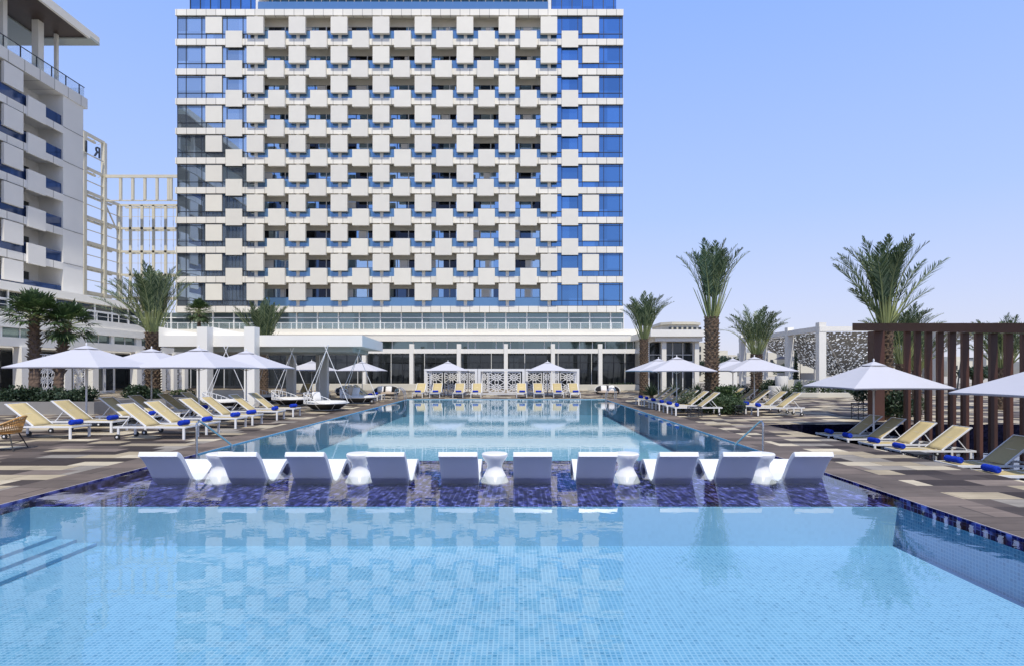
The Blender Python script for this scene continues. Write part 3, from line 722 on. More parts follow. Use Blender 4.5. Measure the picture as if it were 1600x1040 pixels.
# ------------------------------------------------------------------ palms
def frond(b, root, az, el0, L, curl, rnd, mleaf=0, mr=1, leaf_len=.42, start=.2, pairs=30, dens=1.0, w=.028):
    """one pinnate frond: rachis bends from el0 down by curl along its length"""
    seg = 12; p = Vector(root); pts = [p.copy()]; dirs = []
    az2 = az
    for i in range(seg):
        t = i/seg; el = el0-curl*(t**2.4)
        az2 += rnd.uniform(-.02, .02)
        d = Vector((math.cos(az2)*math.cos(el), math.sin(az2)*math.cos(el), math.sin(el)))
        dirs.append(d); p = p+d*(L/seg); pts.append(p.copy())
    for i in range(seg):
        r0 = .035*(1-i/seg)+.006; r1 = .035*(1-(i+1)/seg)+.006
        b.tube(pts[i], pts[i+1], r0, r1, 4, mr, caps=False)
    vs = []; fs = []
    for k in range(pairs):
        t = start+(1-start)*(k+.5)/pairs; u = t*seg; i = min(seg-1, int(u)); f = u-i
        q = pts[i].lerp(pts[i+1], f); d = dirs[i]
        side = d.cross(Vector((0,0,1)));
        if side.length < .05: side = Vector((math.sin(az), -math.cos(az), 0))
        side.normalize(); up = side.cross(d).normalized()
        ll = leaf_len*(math.sin(PI*min(1, (t-start)/(1-start)*.86+.14))**.6)*(1.0 if t < .9 else .8)
        for s in (-1, 1):
            vdir = (d*rnd.uniform(.75, 1.1)+side*s*rnd.uniform(.38, .75)+up*rnd.uniform(-.1, .5)).normalized()
            l = ll*rnd.uniform(.7, 1.15); tip = q+vdir*l+Vector((0,0,-.20*l*rnd.random()))
            wv = vdir.cross(up if abs(vdir.dot(up)) < .9 else d).normalized()*w
            mid = q.lerp(tip, .45)
            n = len(vs); vs += [q-wv*.4, mid-wv, tip, mid+wv]; fs.append((n, n+1, n+2, n+3))
    b.add(vs, fs, mleaf)
def date_trunk(b, h, r, rnd, flare=1.12):
    n = 28; rings = max(8, int(h/.06)); vs = []; fs = []
    for j in range(rings+1):
        z = h*j/rings; t = z/h; rr = r*(flare-(flare-1)*min(1, t*3))*(1+.10*max(0, t-.8)*5)
        for i in range(n):
            a = 2*PI*i/n
            k1 = math.sin(9*a+z*17); k2 = math.sin(9*a-z*17)
            d = 1+.10*max(k1, k2)*abs(k1*k2)**.3+rnd.uniform(-.035, .035)
            vs.append((rr*d*math.cos(a), rr*d*math.sin(a), z))
    for j in range(rings):
        for i in range(n): fs.append((j*n+i, j*n+(i+1)%n, (j+1)*n+(i+1)%n, (j+1)*n+i))
    fs.append(tuple(range(rings*n, rings*n+n)))
    b.add(vs, fs, 0)
    # cut leaf bases
    rows = int(h/.15)
    for j in range(rows):
        z = .12+j*.15; m = 9; off = (j % 2)*PI/m
        for i in range(m):
            a = off+2*PI*i/m+rnd.uniform(-.06, .06); rr = r*1.06; o = rnd.uniform(.025, .12)*r/.33
            c = Vector((math.cos(a), math.sin(a), 0)); s = Vector((-math.sin(a), math.cos(a), 0)); hw = r*.24
            p = c*rr*.9+Vector((0,0,z)); tp = c*(rr+o)+Vector((0,0,z+.12))
            b.add([p-s*hw, p+s*hw, tp+s*hw*.75, tp-s*hw*.75, c*rr*.9+Vector((0,0,z+.14))+s*hw*.6, c*rr*.9+Vector((0,0,z+.14))-s*hw*.6],
                  [(0,1,2,3),(3,2,4,5),(0,3,5),(1,4,2)], 1)
def date_palm(name, label, x, y, h_trunk, r, crown_h, spread, seed, nf=42, group='date palms around the pool', z=0, lean=0, extra=(), cf=1.0):
    rnd = random.Random(seed)
    t = thing(name, label, 'palm tree', (x, y, z), 0, group)
    b = MB(); date_trunk(b, h_trunk, r, rnd); b.build('trunk', ['bark', 'boot'], t, world=False, smooth=False)
    b = MB(); L = crown_h
    for k in range(nf):
        f = k/nf; az = k*2.399963+rnd.uniform(-.25, .25)
        el = math.radians(88-spread*(f**.8)*1.0+rnd.uniform(-8, 6))
        ll = L*(1.0-.05*f)*rnd.uniform(.86, 1.05)
        c = math.radians((22+38*f+rnd.uniform(-10, 16))*cf)
        frond(b, (math.cos(az)*r*.45, math.sin(az)*r*.45, h_trunk-.1), az, el, ll, c, rnd, leaf_len=L*.17, pairs=46, start=.33, w=.017*L/2.6)
    for (az, el, fl) in extra:
        frond(b, (0, 0, h_trunk), math.radians(az), math.radians(el), L*fl, math.radians(30), rnd, leaf_len=L*.17, pairs=46, start=.3, w=.017*L/2.6)
    # bare lower stalks
    for k in range(14):
        az = k*2.4+.5; el = math.radians(rnd.uniform(62, 74)); l = L*rnd.uniform(.35, .6)
        d = Vector((math.cos(az)*math.cos(el), math.sin(az)*math.cos(el), math.sin(el)))
        p = Vector((math.cos(az)*r*.7, math.sin(az)*r*.7, h_trunk-.15)); b.tube(p, p+d*l, .028, .01, 4, 1)
    b.build('crown', ['frond', 'rachis'], t, world=False)
    return t
date_palm('date_palm', 'tallest date palm, thick scaly trunk in a round shrub bed right of the pool', XP(1112, 27.6), 27.6, 4.35, .29, 3.9, 8, 1, 25, cf=.95)
date_palm('date_palm', 'medium date palm beside the right edge of the hotel tower', XP(1006, 44), 44, 4.2, .29, 3.85, 19, 2, 27, cf=1.1)
date_palm('date_palm', 'date palm standing against the white pergola on the right', XP(1182, 37), 37, 2.9, .32, 3.4, 27, 3, 26, cf=1.3)
date_palm('date_palm', 'large bushy date palm behind the main post of the brown pergola', XP(1383, 22.2), 22.2, 3.5, .235, 3.65, 10, 4, 25, cf=1.0, extra=((188, 56, .9), (176, 66, .95), (355, 56, 1.0), (10, 64, .9), (200, 48, .62), (340, 50, .6)))
date_palm('date_palm', 'smaller date palm just right of the large bushy one behind the brown slats', XP(1409, 26), 26, 2.2, .22, 3.0, 22, 5, 22, cf=1.2)
date_palm('date_palm', 'thin low date palm behind the fourth brown slat', XP(1432, 30), 30, 1.9, .2, 2.5, 36, 6, 22)
date_palm('date_palm', 'low date palm at the far right seen between the brown slats', XP(1566, 28), 28, 2.0, .24, 2.9, 38, 8, 28)
date_palm('date_palm', 'wide date palm with a drooping left frond before the left steel frame', XP(239, 32), 32, 3.95, .33, 4.0, 14, 9, 26, extra=((178, 30, 1.0), (186, 38, .98), (170, 46, 1.0), (182, 56, 1.0), (196, 50, .95), (10, 62, .9)), cf=.9)
date_palm('date_palm', 'upright vase shaped date palm behind the bar canopy roof', XP(412, 44.5), 44.5, 3.2, .28, 4.3, 20, 10, 26, cf=.6)
date_palm('date_palm', 'little date palm top showing above the white pergola beam', XP(1246, 66), 66, 4.3, .28, 2.6, 50, 12, 22)

def fan_palm(name, label, x, y, h, r, cr, seed, nf=26, lean=(0, 0), el=(75, -35), group='fan palms in the left planter', boots=True):
    rnd = random.Random(seed); t = thing(name, label, 'palm tree', (x, y, 0), 0, group)
    b = MB(); n = 18; rings = int(h/.1); vs = []; fs = []
    for j in range(rings+1):
        tt = j/rings; rr = r*(1.15-.45*tt)*(1+.05*(j % 2))
        for i in range(n):
            a = 2*PI*i/n; q = rr*(1+rnd.uniform(-.06, .06)); vs.append((lean[0]*tt*tt+q*math.cos(a), lean[1]*tt*tt+q*math.sin(a), h*tt))
    for j in range(rings):
        for i in range(n): fs.append((j*n+i, j*n+(i+1)%n, (j+1)*n+(i+1)%n, (j+1)*n+i))
    b.add(vs, fs, 0)
    if boots:
        k = 0; z = h*.42
        while z < h:
            a = k*2.4; tt = z/h; rr = r*(1.15-.45*tt); c = Vector((math.cos(a), math.sin(a), 0)); s = Vector((-math.sin(a), math.cos(a), 0))
            o = Vector((lean[0]*tt*tt, lean[1]*tt*tt, z)); l = rnd.uniform(.12, .24)
            p = o+c*rr*.85; q = o+c*(rr+l*.75)+Vector((0,0,l*.9))
            b.add([p-s*.07, p+s*.07, q+s*.03, q-s*.03, p+Vector((0,0,.16))], [(0,1,2,3),(3,2,4),(0,3,4),(1,4,2)], 1)
            z += .028; k += 1
    b.build('trunk', ['bark2', 'boot'], t, world=False)
    b = MB(); top = Vector((lean[0], lean[1], h))
    for k in range(nf):
        f = k/nf; az = k*2.399963+rnd.uniform(-.3, .3); e = math.radians(el[0]+(el[1]-el[0])*f+rnd.uniform(-8, 8))
        d = Vector((math.cos(az)*math.cos(e), math.sin(az)*math.cos(e), math.sin(e))); pl = cr*rnd.uniform(.42, .6)
        p = top+d*pl+Vector((0,0,-.08*pl)); b.tube(top+d*.1, p, .02, .012, 4, 1)
        side = d.cross(Vector((0,0,1))).normalized(); up = side.cross(d).normalized()
        for q in range(19):
            an = math.radians(-88+176*q/18); vd = (d*math.cos(an)+side*math.sin(an)+up*rnd.uniform(-.05, .25)).normalized()
            l = cr*.55*(1-.25*abs(math.sin(an)))*rnd.uniform(.85, 1.08)
            m_ = p+vd*l*.6; tip = p+vd*l+Vector((0,0,-.22*l*rnd.uniform(.5, 1.5))); wv = vd.cross(up).normalized()*l*.065
            b.add([p, m_-wv, tip, m_+wv], [(0,1,2,3)], 0)
    b.build('crown', ['fan', 'rachis'], t, world=False)
fan_palm('fan_palm', 'leftmost fan palm with spiky leaf stubs on its trunk in the left planter', XP(54, 26.6), 26.6, 4.3, .21, 1.5, 21, 46, el=(80, -12))
fan_palm('fan_palm', 'leaning fan palm just right of the leftmost one in the left planter', XP(90, 27.2), 27.2, 4.0, .19, 1.35, 22, 40, lean=(.45, 0), el=(74, -38))
fan_palm('fan_palm', 'small bushy fan palm behind the bar canopy roof', XP(311, 46), 46, 6.55, .17, 1.2, 23, 48, el=(85, -55), group='fan palms behind the canopy', boots=False)

# ------------------------------------------------------------------ shrubs
def leafclump(b, blobs, n, size, rnd, m=0, elong=1.8):
    """leaf quads spread through ellipsoids (cx,cy,cz,rx,ry,rz)"""
    tot = sum(q[3]*q[4]*q[5] for q in blobs)
    for (cx, cy, cz, rx, ry, rz) in blobs:
        k = max(12, int(n*rx*ry*rz/tot))
        for _ in range(k):
            while True:
                u = Vector((rnd.uniform(-1, 1), rnd.uniform(-1, 1), rnd.uniform(-1, 1)))
                if u.length < 1: break
            u = u*(.55+.45*rnd.random())/max(.35, u.length)**.5
            p = Vector((cx+u.x*rx, cy+u.y*ry, max(.02, cz+u.z*rz)))
            d = (Vector((rnd.gauss(0, 1), rnd.gauss(0, 1), rnd.gauss(.5, .8)))).normalized(); s = d.orthogonal().normalized()
            s = (Matrix.Rotation(rnd.uniform(0, 6.28), 3, d) @ s)
            l = size*rnd.uniform(.6, 1.3); w = l/elong/2
            b.add([p, p+d*l*.5+s*w, p+d*l, p+d*l*.5-s*w], [(0,1,2,3)], m)
def shrub(name, label, x, y, blobs, n, size, mat, seed, z=0, cat='shrub', group=None, stems=6):
    rnd = random.Random(seed); t = thing(name, label, cat, (x, y, z), 0, group)
    b = MB(); leafclump(b, blobs, n, size, rnd); b.build('foliage', mat, t, world=False)
    b = MB()
    for i in range(stems):
        q = blobs[i % len(blobs)]; b.tube((q[0]*.6+rnd.uniform(-.1, .1), q[1]*.6, 0), (q[0]+rnd.uniform(-.2, .2)*q[3], q[1], q[2]+q[5]*.4), .018, .006, 4)
    b.build('stem', 'bark', t, world=False)
    return t
# round bed at big palm
bx, by = XP(1124, 25.7), 25.75
rb = [(math.cos(a)*.62, math.sin(a)*.95, .36, .5, .55, .42) for a in [i*PI/4 for i in range(8)]]+[(0, 0, .45, .6, .8, .45)]
shrub('flowering_shrub', 'low round bed of white flowering shrubs around the tallest palm', bx, by, rb, 8500, .10, 'leaf_mix2', 31)
shrub('leafy_shrub', 'taller green shrub growing right of the tallest palm trunk', bx+.6, by+.9, [(0,0,.7,.7,.5,.6), (.5,.2,.5,.5,.4,.45)], 1500, .13, 'leaf', 32)
shrub('leafy_shrub', 'pale leafy shrub growing left of the tallest palm trunk', bx-1.1, by+.8, [(0,0,.55,.5,.45,.45), (-.3,.1,.35,.4,.4,.3)], 900, .12, 'leaf_mix', 33)
# behind main brown post
shrub('leafy_shrub', 'dark broad shrub at the foot of the large bushy palm behind the brown slats', XP(1400, 22), 22, [(0,0,.6,.75,.5,.6), (.5,0,.45,.4,.4,.4), (-.5,.1,.4,.4,.4,.4)], 2200, .13, 'leaf_dark', 34)
def planter(x, y, w, d, h, label):
    t = thing('planter', label, 'planter', (x, y, 0))
    b = MB(); k = .12
    b.box(-w/2, w/2, -d/2, -d/2+k, 0, h); b.box(-w/2, w/2, d/2-k, d/2, 0, h); b.box(-w/2, -w/2+k, -d/2+k+.001, d/2-k-.001, 0, h); b.box(w/2-k, w/2, -d/2+k+.001, d/2-k-.001, 0, h)
    b.build('wall', 'concrete', t, world=False)
    b = MB(); b.box(-w/2+k, w/2-k, -d/2+k, d/2-k, 0, h-.08); b.build('soil', 'soil', t, world=False); return t
planter((XP(0, 25)+XP(146, 25))/2-2.0, 26.4, 8.4, 3.2, .55, 'long grey concrete planter with two fan palms behind the left loungers')
for k, (px, D, s, mt, lab) in enumerate(((8, 25.6, 1.0, 'leaf', 'dense green shrub at the left edge in the long planter'), (36, 26, .8, 'leaf_dark', 'dark shrub left of the leftmost fan palm'), (72, 26.2, .8, 'leaf', 'green shrub between the two fan palms'), (118, 25.8, .95, 'leaf_dark', 'dark leafy shrub at the right end of the long planter'))):
    shrub('planter_shrub', lab, XP(px, D), D, [(0,0,.35,.8*s,.6,.5*s), (.5*s,.1,.5,.5*s,.5,.5*s), (-.5*s,0,.3,.5*s,.5,.4*s)], 2300, .13, 'leaf_dark', 41+k, z=.28, group='shrubs in the long left planter')
planter(XP(230, 31), 31, 3.4, 2.2, .42, 'grey planter holding the wide date palm behind the left loungers')
shrub('planter_shrub', 'dark shrub at the foot of the wide date palm', XP(215, 30.2), 30.2, [(0,0,.35,.9,.5,.5), (.7,.1,.25,.6,.5,.4)], 2200, .14, 'leaf_dark', 51, z=.35)
planter(XP(292, 33.5), 33.5, 2.4, 1.0, .5, 'grey planter before the lattice screens left of the thick pillars')
shrub('planter_shrub', 'thin green shrub before the lattice screens left of the thick pillars', XP(288, 33.5), 33.5, [(0,0,.15,1.0,.35,.25)], 500, .12, 'leaf', 52, z=.42)
# hedge row on the right with kerb
simplebox('stone_kerb', XP(1238, 41), XP(1420, 41), 40.4, 40.9, 0, .32, 'stone', 'low stone kerb under the hedge at the right terrace', 'kerb')
for k in range(9):
    px = 1246+k*21
    shrub('hedge_shrub', f'small green hedge shrub, {ORD[k]} from the left in the row behind the stone kerb' if k else 'small green hedge shrub at the left end of the row behind the stone kerb', XP(px, 41.6), 41.6, [(0,0,.55,.5,.35,.45), (.1,0,.9,.28,.25,.3)], 520, .13, 'leaf', 60+k, group='hedge behind the stone kerb', stems=3)
shrub('leafy_shrub', 'broad dark shrub between the right loungers and the white pergola', XP(1206, 36.5), 36.5, [(0,0,.7,.9,.5,.7), (.8,0,.4,.6,.5,.4)], 1800, .15, 'leaf_dark', 71)
shrub('leafy_shrub', 'dark shrub left of the white pergola behind the loungers', XP(1152, 38), 38, [(0,0,.5,1.6,.5,.5), (-1,.1,.4,.8,.5,.4)], 1800, .15, 'leaf_dark', 72)
for k, (px, D, lab) in enumerate(((1056, 37, 'spiky agave plant left of the right wing pillar'), (1090, 36, 'spiky agave plant behind the tallest palm'), (1018, 37, 'spiky agave plant right of the medium palm'), (1226, 33, 'pale spiky yucca beside the white pots'))):
    rnd = random.Random(80+k); t = thing('agave_plant', lab, 'plant', (XP(px, D), D, 0))
    b = MB()
    for i in range(60):
        az = i*2.4; e = math.radians(85-70*i/60+rnd.uniform(-6, 6)); l = rnd.uniform(.8, 1.15)
        d = Vector((math.cos(az)*math.cos(e), math.sin(az)*math.cos(e), math.sin(e))); s = Vector((-math.sin(az), math.cos(az), 0))*.045; p = Vector((0,0,.25))
        m_ = p+d*l*.5; b.add([p-s*.6, p+s*.6, m_+s, p+d*l+Vector((0,0,-.1)), m_-s], [(0,1,2,3,4)], 0)
    b.build('leaves', 'leaf_dark' if k < 3 else 'leaf_mix', t, world=False)
    b = MB(); b.lathe([(.16,0),(.12,.3)]); b.build('stem', 'bark', t, world=False)
for k, (px, D, h, lab) in enumerate(((1211, 35, .95, 'shorter white cylindrical pot beside the yucca'), (1221, 36, 1.55, 'taller white cylindrical pot beside the yucca'))):
    b = MB(); b.lathe([(.0,0),(.3,0),(.34,.05),(.38,h-.1),(.38,h),(.31,h),(.3,h-.12),(0,h-.12)], n=24, caps=False); o = b.build('plant_pot', 'white', smooth=True); o.location = (XP(px, D), D, 0); tag(o, lab, 'pot')
# cypress and distant trees
def crowntree(name, label, x, y, h, w, mat, seed, n, size, shape='cone', cat='tree', group=None):
    rnd = random.Random(seed); t = thing(name, label, cat, (x, y, 0), 0, group)
    bl = []
    if shape == 'cone':
        for k in range(9): f = k/8; bl.append((0, 0, .5+f*(h-.6), w*(1-.75*f**1.5), w*(1-.75*f**1.5), h/10))
    else:
        for k in range(8): a = k*2.4; bl.append((math.cos(a)*w*.5, math.sin(a)*w*.5, h*.62+rnd.uniform(-.1, .2)*h, w*.5, w*.5, h*.22))
    b = MB(); leafclump(b, bl, n, size, rnd); b.build('crown', mat, t, world=False)
    b = MB(); b.tube((0,0,0), (0,0,h*.7), .12, .05, 8); b.build('trunk', 'bark', t, world=False)
crowntree('cypress_tree', 'narrow dark cypress seen through the white pergola', XP(1243.5, 47), 47, 3.5, .26, 'leaf_dark', 90, 1600, .14)
for k, (px, D, h, w) in enumerate(((1128, 80, 3.6, 2.2), (1142, 84, 4.2, 2.4), (1104, 86, 3.5, 2.0), (1215, 90, 3.4, 2.6), (1520, 60, 2.4, 1.6), (1545, 63, 2.5, 2.0))):
    crowntree('round_tree', ('small round tree far off right of the tallest palm', 'larger round tree far off right of the tallest palm', 'round tree top far off left of the tallest palm', 'round tree far off seen through the white pergola', 'left one of two small trees behind the brown slats', 'right one of two small trees behind the brown slats')[k], XP(px, D), D, h, w, 'leaf_dark', 95+k, 1500, .3, 'round', group='far round trees')
# more hedge greenery along central low walls and the right wing
shrub('leafy_shrub', 'low dark shrubs along the glass behind the dark loveseat', XP(975, 56), 56, [(0,0,.35,2.2,.4,.4)], 900, .16, 'leaf_dark', 73)

# ------------------------------------------------------------------ white pergola with cut metal roof
wp = thing('white_pergola', 'tall white frame pergola carrying a sagging cut metal sheet roof', 'pergola', (28, 50, 0))
cols = [(23.0, 43.8), (23.0, 48.9), (23.0, 54.0), (23.0, 59.1)]
for (x, y) in cols: b = MB(); b.box(x-.27, x+.27, y-.27, y+.27, 0, 5.5); b.build('column', 'white', wp)
for (x, y) in ((31.8, 43.8), (36.5, 43.8), (36.5, 59.1), (36.5, 51.4)): b = MB(); b.box(x-.3, x+.3, y-.3, y+.3, 0, 5.5); b.build('column', 'white', wp)
b = MB(); b.box(22.75, 23.25, 43.5, 59.5, 4.82, 5.22); b.box(36.25, 36.75, 43.5, 59.5, 4.82, 5.22); b.box(23.251, 36.249, 43.6, 43.9, 4.84, 5.2); b.box(23.251, 36.249, 59, 59.4, 4.84, 5.2); b.build('beam', 'white', wp)
b = MB(); c = (28.6, 50.0, .9); A = (23.3, 44.0, 4.8); Bq = (36.2, 44.0, 4.8); Cq = (36.2, 58.5, 4.8); Dq = (23.3, 58.5, 4.8)
b.add([A, Bq, Cq, Dq, c], [(0,4,1),(1,4,2),(2,4,3),(3,4,0)]); o = b.build('sheet_roof', 'cut', wp)
b = MB()
for q in (A, Bq, Cq, Dq): b.tube(q, c, .06, .06, 6)
for q, r in ((A, Bq), (Bq, Cq), (Cq, Dq), (Dq, A)):
    m_ = tuple((q[i]+r[i])/2 for i in range(3)); b.tube(m_, c, .04, .04, 6)
b.tube((28.6, 50.0, 0), c, .12, .1, 8); b.build('roof_strut', 'panel_grey', wp)
pv = thing('garden_pavilion', 'dark roofed open pavilion with white posts beyond the white pergola', 'pavilion', (30, 62, 0))
b = MB(); x0, x1 = XP(1248, 62), XP(1330, 62)
b.add([(x0,62,3.2),(x1,62,3.2),(x1,68,3.2),(x0,68,3.2),((x0+x1)/2-1,65,4.6),((x0+x1)/2+1,65,4.6)], [(0,1,5,4),(1,2,5),(2,3,4,5),(3,0,4),(3,2,1,0)]); b.build('roof', 'wood_dark', pv)
b = MB(); b.box(x0, x1, 62, 62.2, 2.85, 3.19)
b.box(x0, x1, 67, 67.2, .5, 1.6); b.build('beam', 'white', pv)
for f in (0, .33, .66, 1): b = MB(); x = x0+(x1-x0)*f; b.box(x-.12, x+.12, 62.0, 62.24, 0, 2.849); b.build('post', 'white', pv)
simplebox('garden_wall', XP(1112, 45), XP(1152, 45), 45, 45.4, 0, 2.1, 'white', 'white garden wall right of the tallest palm trunk', 'wall')
simplebox('garden_wall', XP(1195, 46), XP(1420, 46), 46.3, 46.7, 0, 1.15, 'stone', 'long cream garden wall behind the hedge shrubs', 'wall')
# lamp post
t = thing('street_lamp', 'thin dark lamp post with a short arm seen between the brown slats', 'lamp', (XP(1494, 40), 40, 0))
b = MB(); b.tube((0,0,0), (.35,0,2.75), .05, .035, 8); b.tube((.35,0,2.75), (.95,0,2.75), .03, .03, 6); b.build('pole', 'mullion', t, world=False)
b = MB(); b.box(.7, 1.1, -.1, .1, 2.68, 2.76); b.build('lamp_head', 'mullion', t, world=False)

# ------------------------------------------------------------------ brown slat pergola
bp = thing('slat_pergola', 'dark brown timber screen of tall upright slats under a heavy beam at right', 'pergola', (13.6, 20, -.6))
def ztop(D): return H+73.2*D/F
b = MB(); Ya, Yb = 23.2, 9.5
b.add([(13.45,Ya,ztop(Ya)-.30),(13.75,Ya,ztop(Ya)-.30),(13.75,Ya,ztop(Ya)),(13.45,Ya,ztop(Ya)),(13.45,Yb,ztop(Yb)-.24),(13.75,Yb,ztop(Yb)-.24),(13.75,Yb,ztop(Yb)),(13.45,Yb,ztop(Yb))],
      [(0,1,2,3),(7,6,5,4),(0,4,5,1),(1,5,6,2),(2,6,7,3),(3,7,4,0)])
b.build('beam', 'brown', bp)
b = MB(); b.box(13.4, 13.8, 21.7, 22.1, -.598, ztop(21.9)-.31); b.build('post', 'brown', bp)
D = 20.15
while D > 9.8:
    b = MB(); b.box(13.5, 13.7, D-.05, D+.05, -.598, ztop(D)-.285); b.build('slat', 'brown', bp); D -= .52
# ------------------------------------------------------------------ umbrellas
def umbrella(a, ze, zt, label, group, ribs=True):
    """a half width, ze edge height, zt top height"""
    t = thing('parasol', label, 'umbrella', (0, 0, 0), 0, group)
    b = MB(); n = 6; r = zt-ze
    # four sagging triangular gores to an inner vent ring
    def surf(u, s):          # u 0 centre..1 edge
        return u
    ring = []
    vs = []; fs = []
    K = 8; T = 10
    for k in range(K+1):
        u = .13+(1-.13)*k/K
        for side in range(4):
            c0 = [(-1,-1),(1,-1),(1,1),(-1,1)][side]; c1 = [(-1,-1),(1,-1),(1,1),(-1,1)][(side+1) % 4]
            for j in range(T):
                f = j/T; x = c0[0]+(c1[0]-c0[0])*f; y = c0[1]+(c1[1]-c0[1])*f
                bow = 4*f*(1-f); inn = 1-.035*bow*u
                z = ze+r*(1-u)*.98-.04*bow*u*(1-u)*2+.015*bow*u-.012*math.sin(PI*u)
                vs.append((x*a*u*inn, y*a*u*inn, z))
    R = 4*T
    for k in range(K):
        for i in range(R): fs.append((k*R+i, k*R+(i+1) % R, (k+1)*R+(i+1) % R, (k+1)*R+i))
    # valance hem
    base = K*R; o = len(vs)
    for i in range(R): x, y, z = vs[base+i]; vs.append((x*1.0, y*1.0, z-.045))
    for i in range(R): fs.append((base+i, base+(i+1) % R, o+(i+1) % R, o+i))
    b.add(vs, fs, 0); c = b.build('canopy', 'canopy', t, world=False, smooth=True, angle=25)
    sm = c.modifiers.new('t', 'SOLIDIFY'); sm.thickness = .012
    b = MB(); q = .17*a
    b.add([(-q,-q,zt-.145*r),(q,-q,zt-.145*r),(q,q,zt-.145*r),(-q,q,zt-.145*r),(0,0,zt+.02)], [(0,1,4),(1,2,4),(2,3,4),(3,0,4),(3,2,1,0)])
    b.build('vent_cap', 'canopy', t, world=False)
    b = MB(); b.tube((0,0,.06), (0,0,zt+.0), .03, .028, 12); b.build('pole', 'alu', t, world=False, smooth=True)
    b = MB(); b.lathe([(.0,0),(.018,0),(.03,.04),(.02,.09),(0,.1)], (0,0,zt+.01), 10, caps=False); b.build('finial', 'alu', t, world=False, smooth=True)
    b = MB(); b.box(-.36, .36, -.36, .36, 0, .07); b.tube((0,0,.07), (0,0,.4), .045, .045, 12); o = b.build('base', 'concrete', t, world=False)
    for sx in (-1, 1):
        for sy in (-1, 1):
            b = MB(); b.tube((0,0,zt-.1), (sx*a*.985, sy*a*.985, ze-.01), .013, .01, 6); b.tube((0,0,ze-.12), (sx*a*.5, sy*a*.5, (zt+ze)/2-.10), .011, .011, 6)
            b.build('rib', 'alu', t, world=False)
    return t
g1 = 'square white parasols around the pool'
u0 = umbrella(1.55, 2.0, 2.75, 'leftmost and widest looking white parasol over the left loungers', g1)
u0.location = (-15.0, 20.0, 0)
for (x, y, lab) in ((-14.65, 23.0, 'second white parasol from the left edge, half hidden behind its neighbours'), (-12.2, 22.0, 'third white parasol from the left edge, over the poolside loungers'), (-12.0, 25.4, 'fourth white parasol from the left edge, right of the thick pillars')):
    dup(u0, (x, y, 0), math.radians(random.uniform(-4, 4)), lab)
u1 = umbrella(1.5, 1.87, 2.55, 'white parasol above the hanging daybeds, left one of two before the dark glass', g1)
u1.location = (XP(487, 40.5), 40.5, 0)
for (x, y, lab) in ((XP(566, 43), 43, 'white parasol above the hanging daybeds, right one of two before the dark glass'), (XP(700, 43), 43, 'white parasol over the left half of the lattice cabanas'), (XP(855.5, 43), 43, 'white parasol over the right half of the lattice cabanas'), (7.75, 28.2, 'white parasol nearest the camera between the medium and the tallest palm'), (7.9, 32.5, 'white parasol half hidden behind the one left of the tallest palm'), (11.55, 28.2, 'white parasol right of the tallest palm trunk, front one of two'), (12.1, 32.5, 'white parasol right of the tallest palm trunk, half hidden behind the front one')):
    dup(u1, (x, y, 0), math.radians(random.uniform(-5, 5)), lab)
u2 = umbrella(1.55, 1.95, 2.78, 'large white parasol in front of the main post of the brown pergola', g1)
u2.location = (11.72, 19.0, -.6)
dup(u2, (12.2, 12.7, -.6), 0, 'large white parasol cut off by the right edge of the photo')

